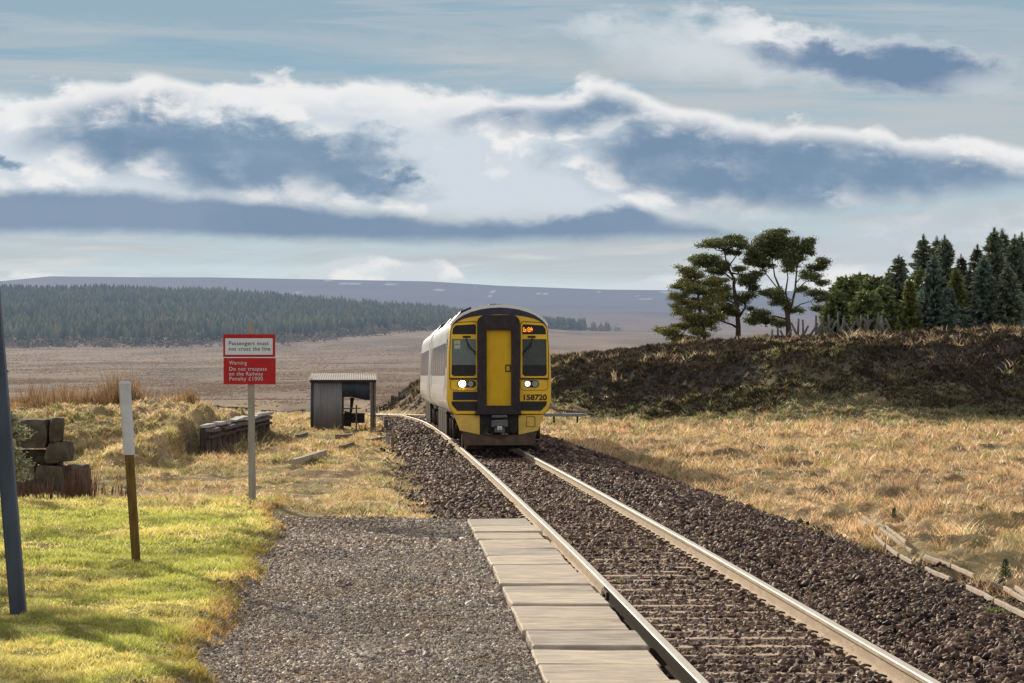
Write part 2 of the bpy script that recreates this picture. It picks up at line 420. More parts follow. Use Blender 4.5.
    col = n.mix(n.mul(patch(990, 90, 40, 14, .10, 1.4, -.2), .5), col, C(205, 212, 218))
    # main bank of cloud: lit along its top, grey-blue inside
    T = fcurve([(-900, 80), (-300, 60), (0, 97), (50, 90), (100, 80), (150, 72), (195, 76), (260, 80), (330, 73), (400, 80), (500, 84), (560, 86), (587, 72), (620, 78), (660, 98), (700, 108), (760, 113), (850, 121), (900, 127), (960, 137), (1024, 150), (1400, 120), (1900, 90)], Uw)
    B = fcurve([(-900, 200), (0, 205), (300, 210), (450, 222), (600, 222), (700, 216), (800, 214), (900, 206), (960, 198), (1024, 190), (1300, 180), (1900, 190)], Uw)
    d = n.add(n.sub(T, V), n.add(n.mul(bil, .022), n.add(n.mul(ep, .035), n.mul(ef, .028))))
    db = n.add(n.sub(V, B), n.mul(ef, .03))
    body = n.mul(n.sm(-.002, .012, d), n.sm(-.012, .02, db))
    inner = n.mix(n.sm(-.05, .30, n.add(bil, n.mul(ep, .8))), C(208, 217, 225), C(238, 238, 238))
    cc = n.mix(n.sm(.012, .05, d), WH, inner)
    dark = mx(patch(150, 138, 120, 42, .05), patch(260, 158, 140, 42, .06), patch(370, 184, 70, 18, .10), patch(575, 115, 110, 20, -.08, 1.3, .2), patch(690, 165, 120, 38, .05, 1.3, .2),
              patch(800, 172, 240, 52, .08, 1.25, .3), patch(930, 182, 150, 36, .05), patch(700, 142, 110, 30, .2), patch(-200, 150, 150, 40), patch(1250, 150, 160, 40), patch(-5, 104, 22, 10), patch(48, 101, 26, 6), patch(5, 165, 30, 10), patch(605, 100, 40, 22))
    rimfree = n.sm(.006, .032, d)
    dcol = n.mix(n.sm(.35, .65, big), DK, DK2)
    dcol = n.mix(n.mul(n.sm(.46, .70, fine), .35), dcol, C(160, 178, 198))
    dk = n.mul(dark, rimfree); dk = n.mul(dk, n.add(.88, n.mul(n.sm(.35, .6, big), .12)))
    cc = n.mix(dk, cc, dcol)
    col = n.mix(body, col, cc)
    # low dark band
    T2 = fcurve([(-900, 180), (0, 189), (100, 189), (200, 196), (300, 204), (380, 212), (480, 219), (560, 214), (600, 208), (625, 201), (642, 206), (665, 217), (720, 226), (790, 236), (830, 245), (1024, 260), (1900, 260)], Uw)
    B2 = fcurve([(-900, 240), (0, 236), (200, 238), (300, 241), (500, 243), (640, 240), (760, 240), (830, 246), (1024, 262), (1900, 262)], U)
    lo = n.mul(n.sm(-.004, .010, n.add(n.sub(T2, V), n.mul(ef, .03))), n.sm(-.006, .010, n.add(n.sub(V, B2), n.mul(ef, .012))))
    col = n.mix(n.mul(lo, .97), col, n.mix(n.sm(.4, .6, big), C(124, 147, 173), C(134, 154, 178)))
    # right hand pale clouds below the dark mass
    rp = mx(patch(930, 238, 150, 24, -.1, 1.5, -.2), patch(800, 262, 120, 14, .0, 1.4, -.3), patch(1080, 230, 120, 34, 0))
    col = n.mix(n.mul(rp, .8), col, n.mix(n.sm(.4, .62, puff), C(196, 204, 213), C(228, 229, 230)))
    # small bright clouds along the horizon
    T3 = fcurve([(-900, 275), (0, 276), (60, 272), (110, 269), (160, 276), (200, 285), (285, 285), (300, 272), (320, 262), (345, 253), (372, 252), (395, 259), (420, 261), (438, 256), (455, 266), (470, 282), (560, 290), (640, 276), (670, 270), (700, 270), (730, 280), (800, 268), (860, 262), (950, 266), (1024, 262), (1900, 270)], n.add(U, n.mul(ef, .02)))
    sc = n.sm(-.001, .006, n.add(n.sub(T3, V), n.add(n.mul(bil, .010), n.mul(ef, .016))))
    col = n.mix(n.mul(sc, .85), col, n.mix(n.sm(-.05, .3, bil), C(210, 217, 222), C(238, 237, 235)))
    # above the view: plain sky, with broken cloud added to lift ambient light
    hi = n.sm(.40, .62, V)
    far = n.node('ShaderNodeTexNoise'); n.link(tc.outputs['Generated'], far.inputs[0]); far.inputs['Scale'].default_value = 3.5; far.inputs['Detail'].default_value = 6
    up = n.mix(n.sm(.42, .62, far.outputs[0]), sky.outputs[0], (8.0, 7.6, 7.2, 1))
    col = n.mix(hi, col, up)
    col = n.mix(n.mul(n.sm(.0, -.5, y), n.sm(-.05, .05, z)), col, n.mix(.5, (7.6, 7.2, 6.7, 1), up))  # pale sky added behind the camera as fill for camera-facing sides
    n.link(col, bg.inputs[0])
make_world()

# ================================================================== terrain
def terrain():
    NY, NX = 1000, 560
    ys = np.concatenate([np.linspace(-12, 8, 12)[:-1], np.geomspace(8, 45, 330)[:-1], np.geomspace(45, 330, 470)[:-1], np.geomspace(330, 12000, 200)])
    u = np.linspace(-1, 1, NX); u = np.sign(u)*np.abs(u)**1.35
    Y, U = np.meshgrid(ys, u, indexing='ij'); X = U*(8+.42*np.maximum(Y, 0)) + xc(np.minimum(Y, 120))*0
    Z = zground(X, Y)
    V = np.stack([X, Y, Z], -1).reshape(-1, 3); ny, nx = X.shape
    i = (np.arange(ny-1)[:, None]*nx+np.arange(nx-1)[None]).reshape(-1, 1)
    Fc = i+np.array([[0, 1, nx+1, nx]])
    d = X-xc(Y)
    def L(c, shape=None): return np.ones(X.shape+(3,))*np.array(c)
    def mixc(a, b, t): return a*(1-t[..., None])+b*t[..., None]
    n1 = fbm(X*.6, Y*.35, 4); n2 = fbm(X*2.3, Y*1.6, 3); n3 = fbm(X*.12+4, Y*.06, 4)
    dry = mixc(L((.24, .155, .08)), L((.38, .27, .15)), ss(.35, .65, n2))
    dry = mixc(dry, L((.30, .255, .12)), ss(.50, .66, n1)*.6)
    dry = mixc(dry, L((.09, .065, .04)), ss(.55, .75, fbm(X*1.1+30, Y*.7, 3))*.6)
    c = dry
    gr = mixc(L((.21, .19, .045)), L((.32, .28, .07)), ss(.3, .7, n2))
    lawnm = (1-ss(44, 50, Y+9*(n1-.5)))*(d < -.9)*(1-ss(-.1, .15, X-lawn_edge(Y)))
    gravel = mixc(L((.15, .128, .108)), L((.24, .21, .18)), n2)
    gm = ((Y < 42.6) & (d < -.85))*ss(-.1, .15, X-lawn_edge(Y))
    c = mixc(c, gravel, gm.astype(float)); c = mixc(c, gr, lawnm)
    bal = mixc(L((.040, .028, .026)), L((.075, .053, .046)), n2)
    bm_ = ss(-.25, .15, d-bal_left(Y)-.9*(n1-.5))*ss(3.9, 3.5, d-.4*(n1-.5))*(Y < 400)
    bm_ = np.where((Y < 42.6) & (d < -.85), 0, bm_)
    c = mixc(c, bal, bm_)
    yf = bank_foot(X)
    hm = ss(4, 7, d)*ss(yf+1.5, yf+7, Y+8*(n3-.5))*(Y < 330)
    heath = mixc(L((.035, .026, .02)), L((.075, .055, .038)), ss(.3, .7, n2))
    c = mixc(c, heath, hm)
    gb = ss(4, 7, d)*ss(yf-14, yf-6, Y)*ss(yf+8, yf+1, Y+8*(n3-.5))
    c = mixc(c, mixc(L((.09, .095, .04)), L((.15, .14, .07)), n2), gb*.75)
    fm = ss(210, 330, Y)
    px = 512+3000*X/np.maximum(Y, 1)
    a = fbm(X/60, Y/110, 5); b = fbm(X/25+50, Y/140, 4)
    moor = mixc(L((.17, .11, .082)), L((.235, .16, .118)), ss(.35, .65, a)); moor = mixc(moor, L((.33, .235, .14)), ss(.52, .72, b)*.5)
    moor = mixc(moor, L((.055, .05, .04)), ss(.55, .68, fbm(X/40+9, Y/200+3, 4))*.5)
    c = mixc(c, moor, fm)
    hill = mixc(L((.09, .075, .09)), L((.15, .12, .13)), ss(.35, .65, fbm(X/500, Y/500, 5)))
    c = mixc(c, hill, ss(3200, 5200, Y))
    snow = ss(.74, .77, fbm(X/45+3, Y/200+8, 4))*ss(6500, 7200, Y)*(Y < 8200)
    c = mixc(c, L((.8, .82, .85)), snow)
    m = bpy.data.materials.new('land'); m.use_nodes = True; n = N(m.node_tree); nt = m.node_tree
    bs = nt.nodes['Principled BSDF']; bs.inputs['Roughness'].default_value = .95; bs.inputs['Specular IOR Level'].default_value = .1
    at = n.node('ShaderNodeAttribute', attribute_name='Col')
    pos = n.pos()
    f1 = n.noise(pos, 9, 6, .65); f2 = n.noise(pos, 1.1, 6, .6); f3 = n.noise(pos, .05, 9, .78)
    v = n.mul(n.mul(n.add(.55, n.mul(f1, .9)), n.add(.6, n.mul(f2, .8))), n.add(-.1, n.mul(f3, 2.2)))
    g = n.node('ShaderNodeCombineColor'); [n.link(v, g.inputs[k]) for k in range(3)]
    n.link(n.mix(1.0, at.outputs[0], g.outputs[0], 'MULTIPLY'), bs.inputs['Base Color'])
    bp = n.node('ShaderNodeBump'); bp.inputs['Strength'].default_value = .8; bp.inputs['Distance'].default_value = .05
    n.link(n.add(f1, n.mul(f2, 2.0)), bp.inputs['Height']); n.link(bp.outputs[0], bs.inputs['Normal'])
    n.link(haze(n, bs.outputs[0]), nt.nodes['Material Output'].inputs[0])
    o = npmesh('ground', V, Fc, m, c.reshape(-1, 3), smooth=True); tag(o, kind='structure')
    return o
terrain()
# ================================================================== track
M_railtop = mat('rail_running_face', (.66, .59, .51), (.55, .48, .40), rough=.6, metal=.25, scale=3, stretch=(6, .4, 6))
M_railrust = mat('rail_rust', (.52, .40, .28), (.40, .29, .20), rough=.8, scale=5, stretch=(3, .5, 3), bump=.2, grime=(.22, .14, .09, .5))
M_raildark = mat('rail_dark_web', (.022, .017, .014), (.035, .026, .02), rough=.95, scale=6, spec=.02)  # darker web for the near length of left rail
M_sleeper = mat('sleeper_concrete', (.58, .42, .29), (.42, .30, .21), rough=.85, scale=7, bump=.3, grime=(.10, .07, .055, .6))
M_clip = mat('clip_steel', (.10, .07, .05), (.17, .11, .07), rough=.6, scale=20, metal=.3)
M_slab = [mat('slab_stone_%d' % i, a, b, rough=.85, scale=4.5, stretch=(.7, 1.8, 1), detail=10, bump=.7, bscale=14, grime=(.20, .15, .115, .8)) for i, (a, b) in enumerate([
    ((.70, .57, .42), (.40, .34, .28)), ((.56, .48, .39), (.33, .28, .24)), ((.74, .61, .45), (.46, .40, .34)), ((.44, .38, .33), (.68, .55, .41))])]

def rail_section(hw=.0365, h=.159):
    return [(-.07, -h), (.07, -h), (.07, -h+.011), (.012, -h+.03), (.010, -.045), (hw, -.034), (hw, -.006), (hw-.008, 0), (-hw+.008, 0), (-hw, -.006), (-hw, -.034), (-.010, -.045), (-.012, -h+.03), (-.07, -h+.011)]
def rail(side, y0, y1, mats, label, step=1.0):
    sec = rail_section(); n = max(2, int((y1-y0)/step)+1); ys = np.linspace(y0, y1, n)
    mb = MB(); k = len(sec); mb.v = []
    for Y in ys:
        a = heading(Y); cx = float(xc(Y))+side*.754*math.cos(a); cy = Y+side*.754*math.sin(a); zt = float(ztrk(Y))
        mb.v += [(cx+p[0]*math.cos(a), cy+p[0]*math.sin(a), zt+p[1]) for p in sec]
    for i in range(n-1):
        for j in range(k):
            mb.cur = 1 if j in (6, 7, 8) else 0
            mb.face([i*k+j, i*k+(j+1) % k, (i+1)*k+(j+1) % k, (i+1)*k+j])
    mb.cur = 0; mb.face(list(range(k))); mb.face([(n-1)*k+j for j in range(k)])
    o = mb.build('rail', mats); tag(o, label, 'rail'); return o
JT = 28.7
rail(-1, 3, JT-.01, [M_raildark, M_railtop], 'near length of left rail with darker web beside the platform slabs')
rail(-1, JT, 330, [M_railrust, M_railtop], 'long left rail with tan rusty web, running under the left wheels of the train')
rail(1, 3, 330, [M_railrust, M_railtop], 'right rail with tan rusty web and bright worn head')
# fishplate at the joint
a = heading(JT); mb = MB(); cx = float(xc(JT))
for s in (-1, 1):
    mb.box((cx-.754+s*.026, JT, -.09), (.02, .62, .07), (0, 0, a))
    for q in (-.22, -.08, .08, .22): mb.tube([(cx-.754+s*.03, JT+q, -.09), (cx-.754+s*.055, JT+q, -.09)], .016, 6)
tag(mb.build('fishplate', M_clip), 'small dark bolted fishplate joining the two lengths of left rail', 'fishplate')

# sleepers: one built with its parts, the rest copied
def make_sleeper():
    t = empty('sleeper'); tag(t, 'concrete sleeper half buried in the dark track ballast', 'sleeper', 'sleepers under the rails')
    mb = MB(); xs = [-1.25, -1.0, -.5, -.2, .2, .5, 1.0, 1.25]; hs = [-.165, -.160, -.160, -.158, -.158, -.160, -.160, -.165]
    mb.loft([[(x, -.13, -.36), (x, -.105, h), (x, .105, h), (x, .13, -.36)] for x, h in zip(xs, hs)])
    mb.build('beam', M_sleeper, t, bevel=.008)
    for s in (-1, 1):
        for q in (-1, 1):
            c = MB(); x = s*.754+q*.105
            c.box((x, 0, -.146), (.05, .10, .03)); c.tube([(x+.02*q, -.045, -.14), (x+.035*q, -.05, -.115), (x, -.03, -.105), (x-.035*q, 0, -.115), (x, .03, -.105), (x+.035*q, .05, -.115), (x+.02*q, .045, -.14)], .009, 5)
            c.build('rail_clip', M_clip, t)
    return t
sl0 = make_sleeper()
def copy_tree(o, parent=None):
    c = o.copy(); COL.objects.link(c)
    if parent: c.parent = parent
    for ch in [q for q in bpy.data.objects if q.parent == o]: copy_tree(ch, c)
    return c
sl_kids = list(sl0.children)
def dup(o, kids):
    c = o.copy(); COL.objects.link(c)
    for k in kids:
        q = k.copy(); COL.objects.link(q); q.parent = c
    return c
Y = 17.6; first = True
while Y < 76:
    s = sl0 if first else dup(sl0, sl_kids); first = False
    s.location = (float(xc(Y)), Y, rnd.uniform(-.006, .006)); s.rotation_euler = (0, 0, heading(Y)+rnd.uniform(-.006, .006)); Y += .70

# platform edge slabs, cut from measured joints
joints = [18.6, 19.9, 21.2, 22.35, 23.75, 25.2, 26.5, 27.9, 29.1, 30.7, 32.2, 33.9, 35.3, 37.25, 38.75, 40.1, 42.45]
ordn = ['second', 'third', 'fourth', 'fifth', 'sixth', 'seventh', 'eighth']
words = ['nearest weathered platform edge slab, just below the bottom of the picture'] + ['weathered platform edge slab beside the left rail, %s counting from the near end' % w for w in ordn] + \
 ['weathered platform edge slab level with the joint in the left rail'] + ['weathered platform edge slab beside the left rail, %s counting from the far end' % w for w in ordn[::-1][1:]] + ['last platform edge slab at the far end of the gravel, against the ballast']
words = words[:9]+words[-8:]
joints = [17.2]+joints
for i in range(len(joints)-1):
    y0, y1 = joints[i]+.035, joints[i+1]-.035
    mb = MB(); g = 9; top = []; dz = rnd.uniform(-.014, .014); tl = rnd.uniform(-.014, .014)
    ex = rnd.uniform(-.012, .012); er = rnd.uniform(-.05, .0)
    loops = []
    for lev in (0, 1):
        pts = []
        def edge(x0_, y0_, x1_, y1_, m=8):
            for k in range(m):
                t = k/m; yy = y0_+(y1_-y0_)*t; xx = x0_+(x1_-x0_)*t
                pts.append([xx+float(xc(yy))+.018*(vnoise(np.array(yy*7.), np.array(xx*5.+i*3))-.5), yy+.10*(vnoise(np.array(xx*4.+i*9), np.array(yy*3.))-.5)*(1 if m > 6 else .3), (-.26 if lev == 0 else -.028+dz+tl*(xx+1.3))])
        xl, xr = -1.76+ex, -.875+er
        edge(xl, y0, xr, y0); edge(xr, y0, xr, y1); edge(xr, y1, xl, y1); edge(xl, y1, xl, y0)
        loops.append(pts)
    mb.loft(loops)
    o = mb.build('platform_slab', M_slab[(i*3+1) % 4], bevel=.012); tag(o, words[i], 'slab', 'platform edge slabs')
    ms = o.modifiers['bevel']; ms.segments = 1

# ballast stones
M_stone = stonemat('ballast_stone')
def scatter_ballast():
    parts = []
    pal = [(.085, .047, .040), (.125, .074, .058), (.21, .135, .095), (.045, .029, .027), (.34, .235, .16), (.14, .085, .074)]
    for (y0, y1, dens, size) in ((17.5, 30, 560, .036), (30, 48, 330, .042), (48, 80, 150, .055), (80, 175, 40, .085)):
        area = (y1-y0)*7.6; n = int(area*dens); Y = y0+(y1-y0)*rng.random(n); d = -3.1+7.5*rng.random(n)
        X = xc(Y)+d; fn = fbm(X*1.3, Y*.9, 3)
        ok = np.ones(n, bool)
        ok &= ~((Y < 42.6) & (d < -.84)); ok &= (d > bal_left(Y)-.9*(fn-.5)-.35*(rng.random(n)**3)) & (d < 3.75+1.3*(fn-.5)+np.where((Y < 51) & (rng.random(n) < .55), .95, 0))
        ok &= ~((np.abs(np.abs(d)-.754) < .075))
        # sleepers show through in places
        on = (np.abs(((Y-17.6+.35) % .70)-.35) < .10) & (np.abs(d) < 1.2) & (Y < 76)
        cover = np.where(Y < 34, .68, .40)+.9*(fbm(X*.9+3, Y*.5, 2)-.5)
        ok &= ~(on & (rng.random(n) < cover))
        X, Y, d, on = X[ok], Y[ok], d[ok], on[ok]; n = len(X)
        s = size*(.45+1.05*rng.random(n)**1.4)
        Z = zground(X, Y)+s*.25+.02*(rng.random(n)-.3)
        Z += np.where((d > 1.35) & (d < 3.6), .05*rng.random(n), 0)
        Z = np.where(np.abs(d) < 1.25, np.minimum(Z, -.150), Z)
        Z = np.where(np.abs(d) < .66, np.minimum(Z, np.where(on, -.160, -.196)+.015*rng.random(n)+.035*(fn[ok]-.5)), Z)
        c = pick(pal, n, .2); c = c*.84*(.7+.6*fbm(X*1.1+7, Y*.5, 3))[:, None]
        parts.append(stones(X, Y, Z, s, c))
    V, Fa, C = cat(parts)
    o = npmesh('ballast', V, Fa, M_stone, C); tag(o, 'dark purple-brown crushed stone ballast around and between the rails', 'ballast', kind='stuff')
scatter_ballast()
def scatter_fines():
    n = 90000; Y = 17.5+(60-17.5)*rng.random(n)**1.5; d = -.68+1.36*rng.random(n); X = xc(Y)+d
    on = (np.abs(((Y-17.6+.35) % .70)-.35) < .09); ok = ~(on & (rng.random(n) < .85)); X, Y = X[ok], Y[ok]; n = len(X); s = .009+.022*rng.random(n)**1.5
    V, Fa, C = stones(X, Y, np.full(n, -.190)+.02*rng.random(n), s*(1+Y/60), pick([(.13, .078, .056), (.07, .042, .034), (.24, .16, .11), (.16, .10, .08)], n, .2))
    o = npmesh('ballast', V, Fa, M_stone, C); tag(o, 'smaller crushed stone between the two rails', 'ballast', kind='stuff')
scatter_fines()
def scatter_gravel():
    pal = [(.33, .275, .225), (.44, .375, .31), (.22, .185, .165), (.62, .55, .48), (.14, .11, .10), (.40, .30, .21)]
    parts = []
    for (y0, y1, dens, size) in ((17.5, 26, 2000, .0155), (26, 34, 1100, .019), (34, 43.2, 600, .024)):
        n = int((y1-y0)*6.2*dens); Y = y0+(y1-y0)*rng.random(n); X = xc(Y)-1.74-5.6*rng.random(n)
        e = lawn_edge(Y)+.10*(fbm(X*3, Y*3, 2)-.5)*2
        ok = X > e-.25*rng.random(n)**2; X, Y = X[ok], Y[ok]; n = len(X)
        s = .82*size*(.45+1.4*rng.random(n)**3.0)*(1+.25*(fbm(X*.8, Y*.5, 3)-.5))
        big = rng.random(n) < .004; s = np.where(big, s*2.2, s)
        pc = pick(pal, n, .18)*(.72+.75*fbm(X*.9, Y*.5, 4))[:, None]; bw = ss(.5, .68, fbm(X*1.2+40, Y*.6, 4))[:, None]; pc = pc*(1-bw*np.array([.05, .11, .18]))
        parts.append(stones(X, Y, zground(X, Y)+s*.2, s, pc))
    V, Fa, C = cat(parts)
    o = npmesh('gravel', V, Fa, M_stone, C); tag(o, 'grey-brown gravel surface of the low platform', 'gravel', kind='stuff')
scatter_gravel()

# ================================================================== train
M_yellow = mat('train_yellow', (.96, .60, .03), (.90, .54, .025), rough=.42, scale=3, stretch=(1, 1, .5), grime=(.42, .25, .06, .35), coat=.2)
M_yellowdirty = mat('train_yellow_dirty', (.86, .60, .12), (.72, .48, .12), rough=.6, scale=4, grime=(.30, .19, .08, .6))
M_doory = mat('door_yellow', (.84, .52, .015), (.72, .43, .01), rough=.5, scale=3, stretch=(1, 1, .6), grime=(.66, .46, .12, .4))
M_gang = mat('gangway_black', (.024, .020, .022), (.045, .036, .036), rough=.65, scale=5, bump=.2, grime=(.11, .09, .085, .4))
M_black = mat('black_fitting', (.018, .018, .02), (.035, .032, .032), rough=.5, scale=8)
M_navy = mat('navy_paint', (.05, .05, .085), (.035, .035, .06), rough=.5, scale=4)
M_white = mat('silver_white_paint', (.80, .79, .77), (.70, .69, .67), rough=.32, scale=1.5, stretch=(1, .3, 2), grime=(.36, .31, .27, .4), coat=.35)
M_rim = mat('rim_paint', (.85, .84, .83), (.78, .77, .76), rough=.4, scale=3)
M_roofp = mat('roof_grey', (.40, .40, .41), (.28, .27, .27), rough=.5, scale=2, grime=(.14, .12, .11, .5))
M_under = mat('underframe_dirt', (.035, .028, .025), (.08, .06, .048), rough=.95, spec=.05, scale=6, bump=.2)
M_plough = mat('plough_brown', (.12, .075, .052), (.065, .045, .036), rough=.7, scale=4, grime=(.10, .07, .06, .5))
M_numb = mat('number_black', (.03, .022, .02), rough=.6)
M_grey = mat('coupler_grey', (.16, .17, .18), (.09, .09, .10), rough=.5, scale=10)
M_led = mat('display_orange', (1.0, .28, .02), (1, .28, .02), emit=2.2)
M_lampon = mat('headlight_lit', (1.0, .86, .62), (1, .86, .62), emit=25)
M_lampmid = mat('marker_lit', (.95, .97, 1.0), (.95, .97, 1), emit=1.6)
M_lampoff = mat('lamp_glass_off', (.30, .30, .30), (.2, .2, .2), rough=.15, metal=.6)
def glass(name, tint, a, rough=.06):
    m = bpy.data.materials.new(name); m.use_nodes = True; n = N(m.node_tree); b = m.node_tree.nodes['Principled BSDF']
    b.inputs['Base Color'].default_value = c4(tint); b.inputs['Roughness'].default_value = rough; b.inputs['Specular IOR Level'].default_value = .6
    tr = n.node('ShaderNodeBsdfTransparent'); tr.inputs[0].default_value = (.8, .9, .88, 1); mx = n.node('ShaderNodeMixShader')
    ns = n.noise(n.obj(), 2.5, 4); n.link(n.add(n.mul(ns, .25), a-.12), mx.inputs[0])
    n.link(tr.outputs[0], mx.inputs[1]); n.link(b.outputs[0], mx.inputs[2]); n.link(mx.outputs[0], m.node_tree.nodes['Material Output'].inputs[0]); return m
M_screen = glass('windscreen_glass', (.26, .31, .30), .50, .12)
M_screen2 = glass('windscreen_glass_dark', (.13, .15, .14), .34, .12)
M_sidewin = mat('side_window_tint', (.16, .13, .13), (.10, .085, .085), rough=.12, scale=2, spec=.7)

HALF = [(0, 3.80), (.25, 3.785), (.5, 3.745), (.75, 3.67), (.95, 3.575), (1.10, 3.47), (1.20, 3.37), (1.26, 3.27), (1.29, 3.1), (1.315, 2.8), (1.335, 2.4), (1.35, 2.0), (1.355, 1.6), (1.35, 1.35), (1.31, 1.18), (1.24, 1.05), (1.16, .97)]
def xbody(z):
    p = sorted([(q[1], q[0]) for q in HALF]); return float(np.interp(z, [a for a, b in p], [b for a, b in p]))
def full(inset=0., low=None):
    h = []
    for x, z in HALF:
        k = math.hypot(x, z-2.3) or 1; h.append((x-inset*x/k*1.0, z-inset*(z-2.3)/k))
    if low is not None: h[-1] = (h[-1][0], low)
    return h + [(-x, z) for x, z in h[::-1][:-1]]
CARL = 22.57
def carriage(leading):
    t = empty('railcar')
    def sec(y, inset=0): return [(x, y, z) for x, z in full(inset)]
    # nose cap and body
    y0 = .0 if leading else .35
    if leading:
        mb = MB(); mb.loft([sec(-.0, .035), sec(.05, .008), sec(.09, 0), sec(.40, 0)], closed=True, caps=False, sm=True); mb.build('nose', M_yellow, t)
    mb = MB(); st = .395 if leading else .25
    mb.loft([sec(st, 0), sec(CARL-.1, 0)], closed=True, caps=False, sm=True)
    mb.poly(sec(CARL-.1)[::-1])
    if not leading: mb.poly(sec(st))
    mb.build('body', M_white, t)
    # roof skin, 4 mm proud, silver at the front rim
    mb = MB(); ra = [(x*1.004, z+.006) for x, z in full() if z > 3.40]
    i0 = [i for i, (x, z) in enumerate(full()) if z > 3.40]
    up = sorted([(x*1.004, z+.007) for x, z in full() if z > 3.36])
    mb.loft([[(x, .42 if leading else .26, z) for x, z in up], [(x, CARL-.12, z) for x, z in up]], closed=False, caps=False, sm=True)
    mb.build('roof', M_roofp, t)
    # side windows, doors and lower panels on both sides
    def sidepanel(name, ya, yb, za, zb, m, s, off=.006, parent=t):
        mb = MB(); nz = 4; rows = []
        for k in range(nz+1):
            z = za+(zb-za)*k/nz; x = xbody(z)+off; rows.append([(s*x, ya, z), (s*x, yb, z)])
        mb.loft(rows, closed=False, caps=False); return mb.build(name, m, parent)
    for s in (-1, 1):
        if leading: sidepanel('cab_door', .62, 1.25, 1.35, 3.15, M_white, s, .008); sidepanel('cab_door_window', .74, 1.12, 2.2, 2.95, M_sidewin, s, .014)
        for k in range(6):
            ya = 3.6+k*2.75; sidepanel('window', ya, ya+2.35, 1.98, 2.86, M_sidewin, s)
        for ya in (1.9, 20.4):
            d = sidepanel('door', ya, ya+1.3, 1.22, 3.12, M_white, s, .010)
            sidepanel('door_window', ya+.35, ya+.95, 2.0, 2.85, M_sidewin, s, .016, d)
        sidepanel('waist_band', 3.4, 20.2, 1.42, 1.72, mat('waist_band_%d' % s, (.50, .42, .41), (.58, .55, .53), rough=.4), s, .005)
    # underframe: equipment cases, bogies with wheels
    for k, (ya, yb) in enumerate(((6.2, 8.3), (8.6, 10.4), (11.0, 13.8), (14.1, 16.4))):
        mb = MB()
        for s in (-1, 1): mb.box((s*.90, (ya+yb)/2, .62), (.62, yb-ya, .62)); mb.box((s*1.1, (ya+yb)/2, .95), (.25, yb-ya+.1, .08))
        mb.build('equipment_case', M_under, t, bevel=.03)
    mb = MB(); mb.box((0, CARL/2, .93), (2.2, CARL-.8, .12)); mb.build('underframe', M_under, t)
    for yb in (3.1, CARL-3.1):
        bg = MB()
        for s in (-1, 1):
            bg.box((s*1.0, yb, .62), (.14, 3.0, .20)); bg.box((s*1.0, yb, .78), (.2, .9, .2))
            for q in (-1.3, 1.3): bg.box((s*1.03, yb+q, .46), (.2, .34, .3)); bg.tube([(s*1.04, yb+q*.7, .5), (s*1.04, yb+q*.7, .86)], .09, 10); bg.tube([(s*1.12, yb+q-.25, .35), (s*1.12, yb+q+.25, .80)], .045, 8)
        bg.box((0, yb, .62), (2.05, .3, .22)); bo = bg.build('bogie', M_under, t, bevel=.01)
        for q in (-1.3, 1.3):
            for s in (-1, 1):
                w = MB(); w.tube([(s*.68, yb+q, .455), (s*.695, yb+q, .455)], .455, 28); w.tube([(s*.695, yb+q, .43), (s*.83, yb+q, .43)], .425, 28)
                w.build('wheel', M_under, bo)
    # roof gear
    for ya, x0, h in ((5.0, .72, .16), (9.2, .72, .14), (15.0, .72, .16)):
        for s in (-1, 1):
            mb = MB(); zz = xbody; mb.loft([[(s*(x0-.22), y, 3.66), (s*(x0-.15), y, 3.72+h), (s*(x0+.12), y, 3.60+h), (s*(x0+.38), y, 3.36+.10)] for y in (ya, ya+1.6)]); mb.build('roof_pod', M_black, t)
    mb = MB(); mb.box((0, 2.4, 3.845), (.34, .5, .09)); mb.tube([(0, 3.0, 3.8), (0, 3.0, 3.92)], .03, 6); mb.build('horn_box', M_black, t, bevel=.015)
    if not leading:
        mb = MB(); mb.box((0, .15, 2.1), (.9, .4, 2.1)); mb.build('gangway', M_gang, t); return t
    # ---------------- cab front (x right as seen, front plane y = -.02)
    FY = -.015
    out = full(.035)
    mb = MB(); up2 = sorted([(x*1.014, z+.03) for x, z in full() if z > 3.24]); mb.loft([[(x, -.025, z) for x, z in up2], [(x, .43, z) for x, z in up2]], closed=False, caps=False, sm=True); ro = mb.build('roof_edge', M_rim, t); ro.modifiers.new('thick', 'SOLIDIFY').thickness = .02
    # window apertures
    def win(s):
        a = lambda x: s*x
        def q(pts): return [(s*x, z) for x, z in pts]
        top = q([(.60, 3.05), (1.215, 3.05), (1.20, 3.20), (1.13, 3.285), (.64, 3.315), (.60, 3.29)])
        low = q([(.60, 2.02), (.66, 1.97), (1.18, 1.97), (1.235, 2.02), (1.225, 2.93), (.60, 2.93)])
        return top, low
    holes = []
    for s in (-1, 1): holes += list(win(s))
    cs = [(-.955, 1.752), (.735, 1.775)]
    fr = plate('front_panel', out, holes, .03, M_yellow, t, FY, .0)
    fr['label'] = 'yellow cab front with window openings'
    for s in (-1, 1):
        top, low = win(s)
        g = plate('windscreen', low, [], .006, M_screen if s < 0 else M_screen2, t, FY+.012); plate('demister_band', [(s*x, z) for x, z in [(.60, 2.02), (.66, 1.97), (1.18, 1.97), (1.235, 2.02), (1.232, 2.26), (.60, 2.26)]], [], .004, M_black, t, FY+.007)
        g2 = plate('header_glass', top, [], .006, M_black, t, FY+.012)
        # raised yellow window frame with a dark seal line
        o1 = [(s*x, z) for x, z in [(.535, 1.90), (1.29, 1.90), (1.285, 2.6), (1.262, 3.16), (1.20, 3.32), (1.10, 3.37), (.62, 3.395), (.545, 3.34)]]
